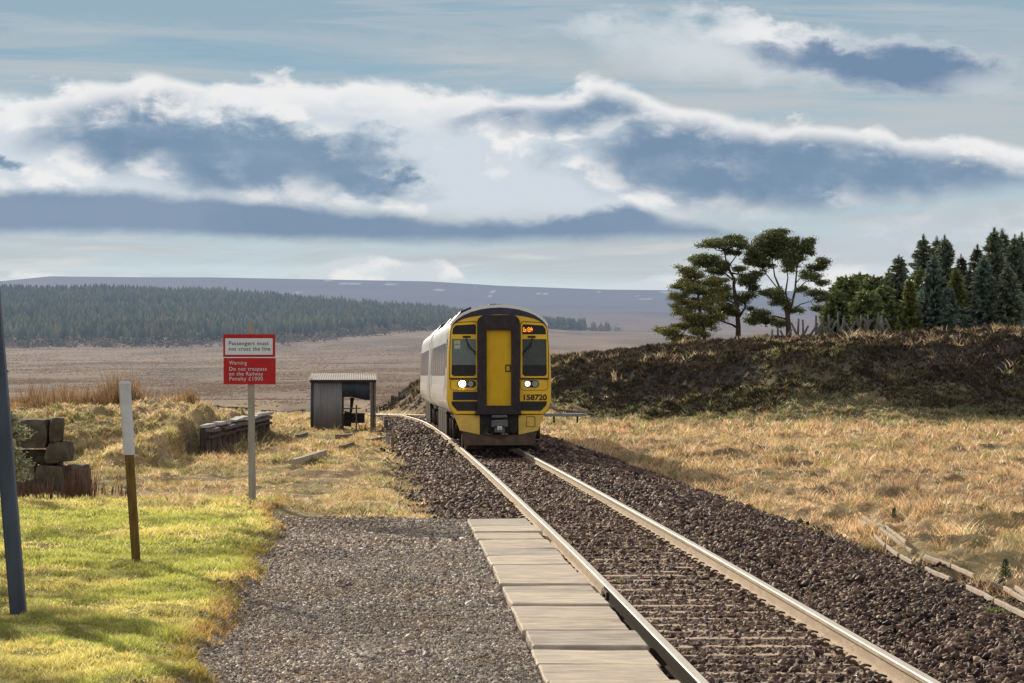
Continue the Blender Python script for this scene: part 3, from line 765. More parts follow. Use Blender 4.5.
        i1 = [(s*x, z) for x, z in [(.552, 1.915), (1.275, 1.915), (1.27, 2.6), (1.248, 3.155), (1.192, 3.305), (1.098, 3.353), (.625, 3.378), (.562, 3.33)]]
        plate('window_seal', o1, [i1], .012, M_black, t, FY-.016)
        # wiper
        mb = MB(); mb.tube([(s*.86, FY-.03, 2.97), (s*.80, FY-.06, 2.72), (s*.63 if s > 0 else -.62, FY-.06, 2.62)][:2]+[(s*(.62 if s > 0 else .62), FY-.06, 2.60)], .012, 6); mb.box((s*.84, FY-.035, 2.99), (.20, .03, .05)); mb.tube([(s*.84, FY-.05, 2.86), (s*.60, FY-.05, 2.52)], .012, 5)
        mb.build('wiper', M_black, t)
        # black strip under the windscreen
        plate('window_sill', [(s*x, z) for x, z in [(.535, 1.885), (1.29, 1.885), (1.285, 1.925), (.535, 1.925)]], [], .02, M_black, t, FY-.022)
    # lamp clusters
    for s, xa, xb in ((-1, -1.08, -.60), (1, .645, 1.03)):
        lp = plate('lamp_panel_seam', rrect(min(s*.545, s*1.27), 1.60, max(s*.545, s*1.27), 1.89, .1), [rrect(min(s*.555, s*1.26), 1.61, max(s*.555, s*1.26), 1.88, .09)], .008, M_black, t, FY-.017)
        hs = plate('headlight_cluster', rrect(xa, 1.68, xb, 1.865, .09), [], .02, M_gang, t, FY-.02)
        if s < 0: L = [(-.955, .085, M_lampon), (-.74, .07, M_lampoff)]
        else: L = [(.735, .072, M_lampmid), (.925, .078, M_lampoff)]
        for x, r, m in L: plate('headlight', circle(x, 1.772, r, 20), [], .02, m, t, FY-.034)
    # gangway surround and door
    sur = plate('gangway_surround', rrect(-.56, 1.02, .52, 3.54, .2, rs=(.03, .2, .2, .03)), [rrect(-.34, 1.20, .32, 3.17, .02)], .16, M_gang, t, FY-.075, .012)
    plate('door_step', [(-.62, .99), (.56, .99), (.54, 1.07), (-.60, 1.07)], [], .22, M_gang, t, FY-.11, .01)
    dr = plate('gangway_door', rrect(-.335, 1.205, .315, 3.165, .02), [], .03, M_doory, t, FY-.03)
    plate('handle', [(.155, 2.08), (.30, 2.08), (.30, 2.27), (.155, 2.27)], [[(.18, 2.11), (.27, 2.11), (.27, 2.24), (.18, 2.24)]], .02, M_plough, dr, FY-.05)
    # navy band and silver rim following the roof arc
    arc = [(x, z) for x, z in full(.0) if z > 3.25]
    arc = sorted(arc); top = [(x*.978, 3.25+(z-3.25)*.905) for x, z in arc]; bot = [(x*.972, z-.20*(1-(abs(x)/1.27)**2.2)-.03) for x, z in arc]; bot = [(x, min(z, tz-.008)) for (x, z), (_, tz) in zip(bot, top)]
    plate('roof_band', top+bot[::-1], [], .01, M_navy, t, FY-.018)
    rimo = [(x*1.012, z+.03) for x, z in arc]; plate('roof_rim', rimo+[(x, z+.002) for x, z in top[::-1]], [], .03, M_rim, t, FY-.012)
    # vents, number, intakes
    lv = MB()
    for k in range(5): lv.box((-.875, FY-.03, 1.375+.042*k), (.64, .03, .026))
    plate('vent_grille', rrect(-1.20, 1.35, -.54, 1.57, .02), [], .012, M_black, t, FY-.018); lv.build('louvre', M_navy, t)
    text('lettering', '158720', .20, M_numb, t, .60, FY-.022, 1.355, width=.60, th=.003, bold=.006)
    for s in (-1, 1):
        plate('air_intake', [(s*x, z) for x, z in [(.545, 1.075), (1.08, 1.075), (1.22, 1.22), (1.235, 1.32), (.545, 1.32)]], [], .016, M_black, t, FY-.02)
    # valance, coupler bay, snow plough
    for s in (-1, 1):
        mb = MB(); q = [(.50, .955), (1.165, .965), (1.01, .56), (.50, .45)]
        mb.loft([[(s*x, FY-.03, z) for x, z in q], [(s*x, .25, z) for x, z in q]]); v = mb.build('valance', M_yellowdirty, t, bevel=.012)
    plate('hatch', rrect(.70, .66, .93, .93, .02), [rrect(.71, .67, .92, .92, .02)], .01, M_under, t, FY-.036)
    mb = MB(); mb.box((0, .15, .75), (1.02, .3, .48)); mb.build('coupler_bay', M_black, t)
    mb = MB(); mb.box((0, -.12, .93), (.40, .3, .07)); mb.box((0, -.15, .74), (.42, .34, .16)); mb.box((0, -.22, .58), (.26, .2, .13)); mb.tube([(-.18, -.2, .82), (.2, -.26, .83)], .025, 6); mb.tube([(-.12, -.32, .72), (.14, -.32, .69)], .03, 8)
    mb.build('coupler', M_grey, t, bevel=.02)
    for s in (-1, 1):
        mb = MB(); mb.tube([(s*.37, .0, .60), (s*.37, -.06, .60)], .10, 16); mb.build('hose_socket', M_under, t)
    plate('sticker', rrect(-.06, .59, .06, .71, .01), [], .006, mat('sticker_white', (.8, .85, .9)), t, -.33)
    plate('sticker_mark', [(-.035, .61), (.035, .61), (0, .68)], [], .006, mat('sticker_orange', (.85, .35, .03)), t, -.338)
    plate('notice', rrect(-1.16, 2.68, -1.01, 2.90, .01), [[(-1.145, 2.78), (-1.025, 2.78), (-1.025, 2.80), (-1.145, 2.80)]], .004, mat('notice_paper', (.52, .60, .50)), t, FY+.004)
    plate('notice_mark', [(-1.13, 2.81), (-1.04, 2.81), (-1.085, 2.88)], [], .004, mat('notice_yellow', (.65, .55, .05)), t, FY-.001)
    mb = MB(); pl = [(-1.0, .62), (-.5, .53), (0, .40), (.5, .53), (1.0, .62), (.88, .20), (-.88, .20)]
    tp = [(-.99, .565), (-.5, .455), (-.28, .415), (0, .33), (.28, .415), (.5, .455), (.99, .565)]
    lo = [(-.90, .19), (-.5, .19), (-.28, .19), (0, .19), (.28, .19), (.5, .19), (.90, .19)]
    yf = lambda x: -.30+abs(x)*.32
    mb.loft([[(x, yf(x), z) for x, z in tp], [(x, yf(x)-.05, z) for x, z in lo], [(x, yf(x)+.03, z-.02) for x, z in lo], [(x, yf(x)+.06, z) for x, z in tp]], closed=False, caps=False)
    mb.poly([(-.85, .06, .46), (.85, .06, .46), (.85, -.02, .25), (-.85, -.02, .25)])
    mb.build('snow_plough', M_plough, t)
    mb = MB(); mb.box((0, .3, .14), (1.7, .08, .10)); 
    for s in (-1, 1): mb.box((s*.75, .3, .2), (.08, .08, .25))
    mb.build('guard_iron', M_under, t)
    # destination display: rows of lit dots that spell nothing legible
    mb = MB(); pat = ["1.....11..1.", "1....1..11.1", "1.11..11.111", "1.1..1..1..1", "11.1..11.1.."]
    for r, row in enumerate(pat):
        for k, ch in enumerate(row[:12]):
            if ch == '1': mb.box((.555+.085+k*.0195, FY+.004, 3.225-r*.024), (.016, .006, .02))
    mb.build('destination_display', M_led, t)
    # cab interior
    mi = mat('cab_interior', (.34, .38, .37), (.22, .25, .25), rough=.8, scale=2)
    mb = MB(); mb.poly([(-1.25, .95, 1.3), (-.2, .95, 1.3), (-.2, .95, 3.4), (-1.15, .95, 3.4)]); mb.poly([(-.2, 1.25, 1.3), (1.25, 1.25, 1.3), (1.15, 1.25, 3.4), (-.2, 1.25, 3.4)]); mb.poly([(-.2, .95, 1.3), (-.2, 1.25, 1.3), (-.2, 1.25, 3.4), (-.2, .95, 3.4)]); mb.poly([(-1.25, .1, 1.3), (1.25, .1, 1.3), (1.25, 1.9, 1.3), (-1.25, 1.9, 1.3)]); mb.poly([(-1.15, .1, 3.35), (1.15, .1, 3.35), (1.15, 1.9, 3.35), (-1.15, 1.9, 3.35)])
    for s in (-1, 1): mb.poly([(s*1.24, .1, 1.3), (s*1.24, 1.9, 1.3), (s*1.20, 1.9, 3.35), (s*1.20, .1, 3.35)])
    mb.build('cab_lining', mi, t)
    mb = MB(); mb.box((-.88, .35, 2.10), (.66, .5, .34)); mb.box((.9, .35, 2.06), (.66, .5, .28)); mb.build('driving_desk', M_black, t, bevel=.03)
    for s in (-1, 1): mb = MB(); mb.box((s*.91, .06, 2.10), (.68, .06, .36)); mb.build('dashboard', M_black, t, bevel=.01)
    mb = MB(); mb.tube([(.66, .10, 2.28), (.70, .2, 2.5)], .02, 6); mb.box((1.08, .12, 2.36), (.22, .08, .18)); mb.build('cab_controls', M_grey, t)
    return t
YF, YM, YR = 77.7, 77.7+CARL+.35, 77.7+2*CARL+.7
def place(t, Ya, Yb, off=0):
    xa, xb = float(xc(Ya))+off, float(xc(Yb))+off
    t.location = (xa, Ya, 0); t.rotation_euler = (0, 0, -math.atan2(xb-xa, Yb-Ya)); return t
lead = carriage(True); tag(lead, 'front car of the train, with yellow cab end numbered 158720 and one bright headlight', 'train car', 'cars of the train'); place(lead, YF, YM, .08)
rear = carriage(False); tag(rear, 'rear white car of the train, mostly hidden behind the yellow-fronted car', 'train car', 'cars of the train'); place(rear, YM, YR, .05)
rear.rotation_euler.z -= .0085

# driver, seated behind the right-hand windscreen
def driver():
    me = bpy.data.meshes.new('person')
    J = [(0, 0, 0, .15), (0, .02, .18, .145), (0, .03, .36, .165), (0, .02, .50, .12), (0, 0, .58, .06), (0, -.01, .66, .085), (0, -.02, .75, .10), (0, -.01, .83, .08),
         (-.20, .01, .46, .07), (-.27, -.10, .24, .05), (-.17, -.34, .20, .04), (-.14, -.44, .21, .035), (.20, .01, .46, .07), (.27, -.10, .24, .05), (.17, -.34, .20, .04), (.14, -.44, .21, .035),
         (-.12, -.05, -.02, .10), (-.14, -.42, .0, .075), (-.14, -.45, -.40, .05), (-.14, -.58, -.43, .04), (.12, -.05, -.02, .10), (.14, -.42, .0, .075), (.14, -.45, -.40, .05), (.14, -.58, -.43, .04)]
    E = [(0, 1), (1, 2), (2, 3), (3, 4), (4, 5), (5, 6), (6, 7), (3, 8), (8, 9), (9, 10), (10, 11), (3, 12), (12, 13), (13, 14), (14, 15), (0, 16), (16, 17), (17, 18), (18, 19), (0, 20), (20, 21), (21, 22), (22, 23)]
    for s, b in ((-1, 11), (1, 15)):       # five fingers curled over the desk handles
        bx, by, bz, _ = J[b]
        for k in range(4):
            i = len(J); J += [(bx+s*(-.03+.02*k), by-.035, bz+.005, .009), (bx+s*(-.03+.02*k), by-.065, bz-.015, .008)]; E += [(b, i), (i, i+1)]
        i = len(J); J += [(bx-s*.045, by-.01, bz-.01, .010), (bx-s*.05, by-.035, bz-.03, .009)]; E += [(b, i), (i, i+1)]
    i = len(J); J += [(0, -.115, .735, .018), ]; E += [(6, i)]     # nose
    for s in (-1, 1): i = len(J); J += [(s*.098, 0, .74, .02)]; E += [(6, i)]
    me.from_pydata([j[:3] for j in J], E, []); o = link(bpy.data.objects.new('person', me))
    sk = o.modifiers.new('skin', 'SKIN')
    for v, j in zip(me.skin_vertices[0].data, J): v.radius = (j[3], j[3])
    me.skin_vertices[0].data[0].use_root = True
    o.modifiers.new('sub', 'SUBSURF').levels = 1; o.modifiers['sub'].render_levels = 2
    m = bpy.data.materials.new('driver'); m.use_nodes = True; n = N(m.node_tree); sp = n.node('ShaderNodeSeparateXYZ'); n.link(n.obj(), sp.inputs[0])
    f = n.m('MAXIMUM', n.sm(.575, .585, sp.outputs[2]), n.sm(-.37, -.39, sp.outputs[1]))
    n.link(n.mix(f, (.035, .04, .055, 1), (.50, .28, .20, 1)), m.node_tree.nodes['Principled BSDF'].inputs['Base Color']); me.materials.append(m)
    h = MB(); secs = []
    for k in range(5):
        a = k/4*1.5; r = .112*math.cos(a); secs.append([(r*math.cos(b)*.95, .02+r*math.sin(b), .775+.10*math.sin(a)) for b in np.linspace(0, 2*math.pi, 14, endpoint=False)])
    h.loft(secs, sm=True); h.build('hair', mat('dark_hair', (.04, .03, .025)), o)
    return o
dv = driver(); tag(dv, 'train driver in dark uniform seated behind the right-hand windscreen', 'person')
dv.matrix_world = lead.matrix_basis @ Matrix.Translation((.86, .78, 1.92))
# ================================================================== lineside things
def zg(x, y): return float(zground(np.array([x]), np.array([y]))[0])
def ground_at(px, py):
    """walk out along the sight line until it meets the ground"""
    Y = np.geomspace(12, 400, 1800); X = (px-512)*Y/F; Z = CAMZ+(HOR-py)*Y/F; G = zground(X, Y)
    k = int(np.argmax(Z <= G)); return Vector((X[k], Y[k], G[k]))
M_wood = mat('weathered_wood', (.30, .24, .17), (.20, .16, .115), rough=.9, scale=5, stretch=(3, 3, .4), bump=.4, bscale=30)
M_woodgrey = mat('grey_timber', (.20, .185, .175), (.12, .11, .105), rough=.9, scale=5, stretch=(3, 3, .4), bump=.4, bscale=30)
M_post_w = mat('white_post_paint', (.66, .66, .70), (.56, .57, .62), rough=.55, scale=9, grime=(.38, .37, .34, .5))
M_post_b = mat('stained_wood', (.20, .125, .035), (.12, .075, .02), rough=.8, scale=8, stretch=(3, 3, .5), bump=.3, grime=(.10, .11, .03, .6))
M_pole = mat('grey_metal_pole', (.075, .095, .135), (.05, .065, .095), rough=.5, scale=5, stretch=(1, 1, .3), metal=.2)
M_red = mat('sign_red', (.48, .012, .018), (.42, .012, .016), rough=.45, scale=6)
M_signw = mat('sign_white', (.70, .74, .80), (.66, .70, .76), rough=.5)
M_signt = mat('sign_lettering', (.05, .045, .07), rough=.6)
M_iron = mat('corrugated_iron', (.21, .22, .245), (.30, .285, .275), rough=.6, scale=1.6, stretch=(3.5, 3.5, .5), metal=.25, grime=(.13, .10, .075, .7))
M_iron2 = mat('corrugated_iron_dark', (.05, .058, .085), (.075, .085, .115), rough=.6, scale=2, stretch=(3, 3, .5), metal=.2)
M_ironroof = mat('roof_iron', (.42, .41, .40), (.36, .30, .26), rough=.75, scale=1.4, metal=.0, spec=.1, grime=(.26, .15, .09, .7))
M_tarp = mat('dark_board', (.02, .02, .025), (.04, .035, .035), rough=.9)
M_stoneblk = mat('mossy_stone', (.07, .05, .038), (.15, .125, .10), rough=.95, scale=5, bump=.8, bscale=14, grime=(.055, .06, .022, .85))
M_darkwood = mat('tarred_timber', (.05, .035, .03), (.09, .065, .05), rough=.9, scale=4, bump=.4)
M_coping = mat('white_coping', (.60, .60, .60), (.38, .37, .36), rough=.8, scale=7, bump=.3, grime=(.08, .06, .05, .6))
M_bleached = mat('bleached_board', (.50, .40, .31), (.38, .30, .23), rough=.85, scale=6, stretch=(1, 1, 1), bump=.3, grime=(.18, .14, .11, .5))
M_concrete = mat('pale_concrete', (.36, .37, .39), (.27, .28, .30), rough=.85, scale=5, bump=.3)

# grey pole at the left edge
b = ground_at(19, 614); dirv = Vector((-.084, .0, 1)).normalized()
t = empty('metal_pole', b); tag(t, 'blue-grey square metal pole leaning left at the left edge of the picture', 'pole')
mb = MB(); H = 4.2
def leanbox(mb, w0, w1, z0, z1, dv, tw=.6):
    s = []
    for z, w in ((z0, w0), (z1, w1)):
        c = dv*(z/dv.z); r = w/2
        s.append([(c.x+r*sx, c.y+r*sy, z) for sx, sy in ((-1, -tw), (-tw, -1), (tw, -1), (1, -tw), (1, tw), (tw, 1), (-tw, 1), (-1, tw))])
    return mb.loft(s)
leanbox(mb, .125, .12, -.3, H, dirv, .78); mb.build('shaft', M_pole, t)
mb = MB(); leanbox(mb, .145, .14, H, H+.04, dirv, .8); mb.build('cap', M_pole, t)

# white and brown marker post
b = ground_at(136.5, 561); dirv = Vector((-.066, 0, 1)).normalized()
t = empty('marker_post', b); tag(t, 'leaning marker post, white above and bare brown wood below, standing in the green lawn', 'post')
S = b.y/3000; hw = 106*S; ht = 177*S
mb = MB(); leanbox(mb, .084, .090, -.2, hw, dirv, .7); mb.build('lower_post', M_post_b, t)
mb = MB(); leanbox(mb, .108, .112, hw+.001, ht, dirv, .7); mb.build('painted_top', M_post_w, t)
mb = MB(); leanbox(mb, .120, .09, ht+.001, ht+.03, dirv, .7); mb.build('cap', M_post_w, t)

# trespass sign
b = ground_at(252.5, 500); S = b.y/3000
t = empty('warning_sign', b, math.radians(-2)); tag(t, 'red and white railway warning sign on a wooden post at the edge of the lawn', 'sign')
mb = MB(); dirv = Vector((-.012, 0, 1)).normalized(); leanbox(mb, .105, .085, -.3, 176*S, dirv, .9); mb.build('post', mat('pale_post_wood', (.40, .37, .32), (.30, .28, .24), rough=.9, scale=6, stretch=(3, 3, .4), bump=.3, grime=(.2, .17, .13, .5)), t, bevel=.006)
cx = (249.8-252.5)*S
def zz(py): return (500-py)*S
y0 = -.075
# thin rod tilt of -0.7 degrees like the photographed board
sg = empty('board', (cx, 0, zz(359.5)));
sg.parent = t; bpy.data.objects.remove(sg)
def board(name, x0, z0, x1, z1, m, par, y, th, r=.006): return plate(name, rrect(x0, z0, x1, z1, r), [], th, m, par, y)
w2 = 26.0*S
bu = board('upper_board', cx-w2, zz(357.3), cx+w2, zz(334.6), M_red, t, y0, .012); bl = board('lower_board', cx-w2+.005, zz(384.6), cx+w2+.008, zz(358.3), M_red, t, y0, .012)
board('dividing_strip', cx-w2, zz(358.25), cx+w2+.006, zz(357.35), M_signw, t, y0-.004, .02, .001)
wp = board('white_panel', cx-24*S, zz(355), cx+23.6*S, zz(338.6), M_signw, bu, y0-.009, .005)
for o in (): pass
def sline(s, px0, px1, pbase, cap, m, par): text('lettering', s, cap*S/.70, m, par, cx+(px0-249.8)*S, y0-.014, zz(pbase), width=(px1-px0)*S, th=.0015, bold=.0, space=1.12)
sline('Passengers must', 229.2, 268.8, 345.4, 3.9, M_signt, wp); sline('not cross the line', 229.2, 270.6, 350.9, 3.9, M_signt, wp)
sline('Warning', 229.8, 247.4, 364.9, 3.8, M_signw, bl); sline('Do not trespass', 229.6, 267.0, 370.9, 3.8, M_signw, bl)
sline('on the Railway', 229.6, 263.6, 375.8, 3.8, M_signw, bl); sline('Penalty £1000', 229.8, 263.2, 380.7, 3.8, M_signw, bl)
mb = MB()
for zq in (346, 371):
    mb.box((cx, -.052, zz(zq)), (.5, .02, .04))
    mb.build('bracket', M_woodgrey, t); mb = MB()
for zq in (336.2, 383.2):
    mb.tube([(cx, y0-.006, zz(zq)), (cx, y0-.016, zz(zq))], .010, 8); mb.build('bolt', M_clip, t); mb = MB()

# corrugated iron hut
YS = 112.; S = YS/3000; O = P(343, 428, Y=YS); O.z = zg(O.x, O.y)
t = empty('platelayers_hut', O, math.radians(4)); tag(t, 'small derelict corrugated iron hut with a lean-to roof and open right side beside the track', 'hut')
def lx(px): return (px-343)*S
def lz(py): return P(343, py, Y=YS).z-O.z
def corr(x0, x1, z0, z1, y, m, name, par, zf=None, pitch=.085, amp=.012, along='x'):
    mb = MB(); n = max(4, int(abs(x1-x0)/pitch*6)); 
    lo, hi = [], []
    for k in range(n+1):
        x = x0+(x1-x0)*k/n; o = amp*math.sin(2*math.pi*abs(x-x0)/pitch); zl = z0 if zf is None else zf(x)
        if along == 'x': lo.append((x, y+o, zl)); hi.append((x, y+o, z1))
        else: lo.append((y+o, x, zl)); hi.append((y+o, x, z1))
    mb.loft([lo, hi], closed=False, caps=False, sm=True); o = mb.build(name, m, par)
    so_ = o.modifiers.new('thick', 'SOLIDIFY'); so_.thickness = .006; return o
D = 1.9; HF = lz(380.5)
corr(lx(313.5), lx(342), -.1, HF, 0, M_iron, 'front_wall', t)
corr(lx(310.8), lx(313.5), -.15, HF, -.015, M_iron2, 'corner_sheet', t)
corr(lx(342.3), lx(370), lz(397), HF, -.01, M_iron2, 'upper_sheet', t, zf=lambda x: lz(397+3.2*max(0, min(1, (x-lx(352))/(lx(366)-lx(352))))))
corr(0, D, -.1, HF+.1, lx(311), M_iron2, 'side_wall', t, along='y')
for px_, w_ in ((371.6, 2.6), (375.0, 1.6)):
    mb = MB(); mb.box((lx(px_), -.03+(.0 if px_ < 373 else .12), HF/2-.1), (w_*S, .10, HF+.1)); mb.build('corner_post', M_woodgrey, t, bevel=.008)
mb = MB(); mb.box((lx(342.6), .08, HF/2-.05), (.10, .08, HF)); mb.build('door_post', M_darkwood, t)
for xx, yy in ((312.5, D), (374, D), (343, D)):
    mb = MB(); mb.box((lx(xx), yy, (HF+.14)/2-.05), (.09, .09, HF+.14)); mb.build('rear_post', M_darkwood, t)
mb = MB(); mb.box((lx(343), D, HF+.05), (lx(376)-lx(311), .06, .12)); mb.build('rear_beam', M_darkwood, t)
mb = MB(); mb.box((lx(343), -.045, HF-.03), (lx(376)-lx(309.5), .05, .09)); mb.build('fascia', M_darkwood, t)
# pitched roof: low at the front, high at the back
mb = MB(); n = 150; x0, x1 = lx(308.2), lx(377.6); rows = []
for yy, zz_ in ((-.16, HF+.0), (D+.12, HF+.24)):
    rows.append([(x0+(x1-x0)*k/n+(.12 if yy > 0 else 0)*(1-k/n), yy, zz_+.03+.006*math.sin(k*1.25)) for k in range(n+1)])
mb.loft(rows, closed=False, caps=False); r = mb.build('roof', M_ironroof, t); r.modifiers.new('thick', 'SOLIDIFY').thickness = .012
mb = MB(); mb.tube([(lx(349), .9, .2), (lx(353.5), 1.1, lz(398))], .05, 6); mb.build('brace', M_darkwood, t)
mb = MB(); mb.tube([(lx(350.5), .9, .3), (lx(351.5), 1.1, lz(398))], .03, 6); mb.build('brace', M_darkwood, t)
mb = MB(); mb.tube([(lx(343), .5, lz(408.7)), (lx(361), .5, lz(408.4))], .022, 6); mb.build('rail_bar', M_woodgrey, t)
mb = MB(); mb.tube([(lx(356.6), .4, 0), (lx(356.6), .4, lz(405))], .03, 6); mb.build('stake', M_woodgrey, t)
mb = MB(); mb.box((lx(348), .8, lz(419)), (.32, .4, .55), (0, .15, 0), jit=.04); w = mb.build('junk_heap', M_tarp, t, bevel=.02)
q = empty('storage_box', O, math.radians(4)); tag(q, 'low black box standing inside the open end of the iron hut', 'box')
mb = MB(); mb.box((lx(358.5), .75, lz(418.8)), (13.0*S, .55, 9*S), jit=.01); mb.build('case', M_tarp, q, bevel=.01)
mb = MB(); mb.box((lx(358.5), .75, lz(413.9)), (13.8*S, .6, .05)); mb.build('lid', M_darkwood, q)

# old loading dock wall on the left
def dock():
    t = empty('dock_wall', (-7.9, 87, 0)); tag(t, 'old curved timber and brick dock wall with broken white coping and grass on top', 'wall')
    Ys = np.linspace(74.5, 99, 15); W = []
    for Y in Ys: W.append((-7.62-.0155*(Y-74.5)-.35*math.sin((Y-74.5)/24.5*math.pi)*0, Y))
    ztop = lambda Y: .74+.0*Y
    mb = MB()
    for k in range(14):
        (xa, ya), (xb, yb) = W[k], W[k+1]; a = math.atan2(yb-ya, xb-xa)
        mb.box(((xa+xb)/2+7.9-.06, (ya+yb)/2-87, .2), (1.76, .14, .95), (0, 0, a))
    mb.build('wall_face', M_darkwood, t)
    for k in range(14):
        (xa, ya), (xb, yb) = W[k], W[k+1]; a = math.atan2(yb-ya, xb-xa)
        for zc, m, nm, th in ((.60, M_woodgrey, 'waling', .09), (.44, M_darkwood, 'waling', .08)):
            if rnd.random() < .12: continue
            mb = MB(); mb.box(((xa+xb)/2+7.9+.02, (ya+yb)/2-87, zc+rnd.uniform(-.015, .015)), (1.74, .16, th), (0, rnd.uniform(-.01, .01), a)); mb.build(nm, m, t, bevel=.01)
        mb = MB(); mb.box((xa+7.9-.035, ya-87, .15), (.16, .14, .9), (0, 0, a)); mb.build('wall_post', M_darkwood, t, bevel=.01)
        if k in (1, 4, 8): continue
        mb = MB(); L = rnd.uniform(1.2, 1.7); mb.box(((xa+xb)/2+7.9+rnd.uniform(-.03, .03), (ya+yb)/2-87, .74+rnd.uniform(-.02, .02)), (L, .24, .09), (rnd.uniform(-.05, .05), rnd.uniform(-.02, .02), a+rnd.uniform(-.03, .03)), jit=.02); mb.build('coping_block', M_coping, t, bevel=.015)
dock()

# heap of stone blocks behind the pole: one object per block
def blocks():
    spec = [  # px0, px1, pytop, pybot, depth offset, label
     (18, 51, 418.5, 448, .15, 'largest upper stone block of the heap behind the pole, with a sloping pale top'),
     (51, 63.5, 417.5, 441, .1, 'narrow upright stone block with moss on top, at the top right of the heap'),
     (50, 69, 441.5, 462, .0, 'middle right stone block of the heap, under the narrow upright one'),
     (20, 50, 449, 463, .35, 'shadowed stone block under the largest one of the heap'),
     (38, 67, 465, 498, -.1, 'big square stone block at the centre of the foot of the heap'),
     (8, 37, 463, 499, -.15, 'stone block at the left of the foot of the heap, partly behind the pole'),
     (68.5, 87.5, 464, 499.5, .1, 'mossy stone block at the right end of the foot of the heap, behind twigs'),
     (39, 62, 455.5, 464.5, .25, 'small dark stone block wedged above the central foot block of the heap')]
    YB = 49.5; S = YB/3000
    for k, (xa, xb, ya, yb, dy, lab) in enumerate(spec):
        w, h = (xb-xa)*S, (yb-ya)*S; c = P((xa+xb)/2, (ya+yb)/2, Y=YB+dy+.25)
        mb = MB(); dep = .62; g = 5
        bm = bmesh.new(); bmesh.ops.create_cube(bm, size=1); bmesh.ops.subdivide_edges(bm, edges=bm.edges, cuts=4, use_grid_fill=True)
        for v in bm.verts:
            p = Vector((v.co.x*w, v.co.y*dep, v.co.z*h)); 
            tp = .86 if k in (0, 2, 5) else .95
            if v.co.z > 0: p.y += (v.co.z*.22 if k in (0, 2, 5) else 0); p.x *= 1-(1-tp)*v.co.z*2
            n_ = float(fbm(np.array([p.x*4+k*7+p.z*3]), np.array([p.y*4+p.z*5]), 3)[0])-.5
            rr = 1-.10*max(0, (abs(v.co.x)+abs(v.co.y)+abs(v.co.z)-1.05))*2
            v.co = p*rr+Vector((n_*.07, n_*.10, n_*.05))
        me = bpy.data.meshes.new('stone_block'); bm.to_mesh(me); bm.free(); me.materials.append(M_stoneblk)
        o = link(bpy.data.objects.new('stone_block', me)); o.location = c; o.rotation_euler = (0, rnd.uniform(-.03, .03), rnd.uniform(-.15, .15))
        tag(o, lab, 'stone block', 'stone blocks heaped behind the pole')
blocks()

# boards, stumps, fence posts
def lie(name, pts, w, h, m, lab, cat, group=None, z=None):
    """a board lying between two picture points on the ground"""
    A, B = [ground_at(*p) for p in pts]; d = B-A; a = math.atan2(d.y, d.x)
    mb = MB(); n = 6; secs = []
    for k in range(n+1):
        q = A+d*k/n; nx, ny = -math.sin(a), math.cos(a); j = rnd.uniform(-.012, .012); zz = A.z+(B.z-A.z)*k/n+(z or 0)+.03
        secs.append([(q.x-nx*w/2*s+0*j-A.x, q.y-ny*w/2*s-A.y, zz+hh*h-A.z+j*.4) for s, hh in ((1, 0), (1, 1), (-1, 1), (-1, 0))])
    mb.loft(secs); o = mb.build(name, m, bevel=.008); o.location = A; tag(o, lab, cat, group); return o
cv = lambda u, v: (840+u/3.733, 500+v/3.733)
bd = [((70, 105), (95, 126), 'shortest pale edging board at the far left tip of the broken trough'), ((88, 88), (140, 128), 'pale edging board starting the row at its far end'), ((115, 90), (165, 130), 'outer pale edging board at the far end, on the grass side'),
      ((150, 135), (268, 222), 'long thin edging board in the middle row near the far end'), ((170, 130), (246, 190), 'thin grey edging board on the grass side near the far end'), ((130, 165), (168, 200), 'short inner edging board beside the grass tuft'),
      ((168, 197), (216, 236), 'thin inner edging board just past the grass tuft'), ((226, 240), (270, 266), 'short wide inner edging board beside a green plant'), ((320, 290), (410, 332), 'inner edging board at the middle of the broken trough'),
      ((318, 244), (414, 290), 'outer edging board at the middle, showing its broad face'), ((418, 292), (500, 320), 'outer edging board tapering into the stones'), ((474, 360), (575, 415), 'broad near edging board, inner row, left half'),
      ((580, 417), (700, 480), 'broad near edging board, inner row, at the right edge'), ((549, 338), (608, 368), 'near outer edging board with a split left end'), ((612, 370), (705, 422), 'near outer edging board running off the right edge'), ((655, 372), (705, 398), 'thin outermost edging board at the right edge')]
for (a_, b_, lab) in bd: lie('edging_board', [cv(*a_), cv(*b_)], .035, .055, M_bleached, lab, 'board', 'broken edging boards beside the ballast', .05)
lie('sleeper_plank', [(293, 466), (325, 456)], .11, .12, M_bleached, 'long weathered plank lying in the dry grass in front of the dock wall', 'plank')
lie('fallen_post', [(297, 440), (306, 437)], .14, .12, M_woodgrey, 'short grey log lying in the grass left of the hut', 'log')
lie('fallen_post', [(338, 440.5), (352, 438.5)], .2, .14, M_wood, 'thick log lying in the grass in front of the hut', 'log')
lie('fallen_post', [(369, 443.5), (387, 440)], .18, .12, M_wood, 'dark log lying at the foot of the stumps by the ballast', 'log')
lie('fallen_post', [(341, 450.5), (352, 447)], .14, .10, M_wood, 'thin log lying in the open grass between the long plank and the stumps', 'log')
def stump(px, pyb, pyt, wpx, lab, cat='post', m=M_woodgrey, name='timber_stump', lean=0, group='stumps beside the ballast'):
    b = ground_at(px, pyb); S = b.y/3000; mb = MB(); leanbox(mb, wpx*S, wpx*S*.92, -.15, (pyb-pyt)*S, Vector((lean, 0, 1)).normalized(), .8)
    o = mb.build(name, m, bevel=.01); o.location = b; tag(o, lab, cat, group); return o
stump(386, 431, 419.5, 4.2, 'squared grey stump nearest the hut, beside the ballast')
stump(387.8, 447, 433.5, 4.4, 'squared pale stump in the middle of the three beside the ballast', m=M_concrete)
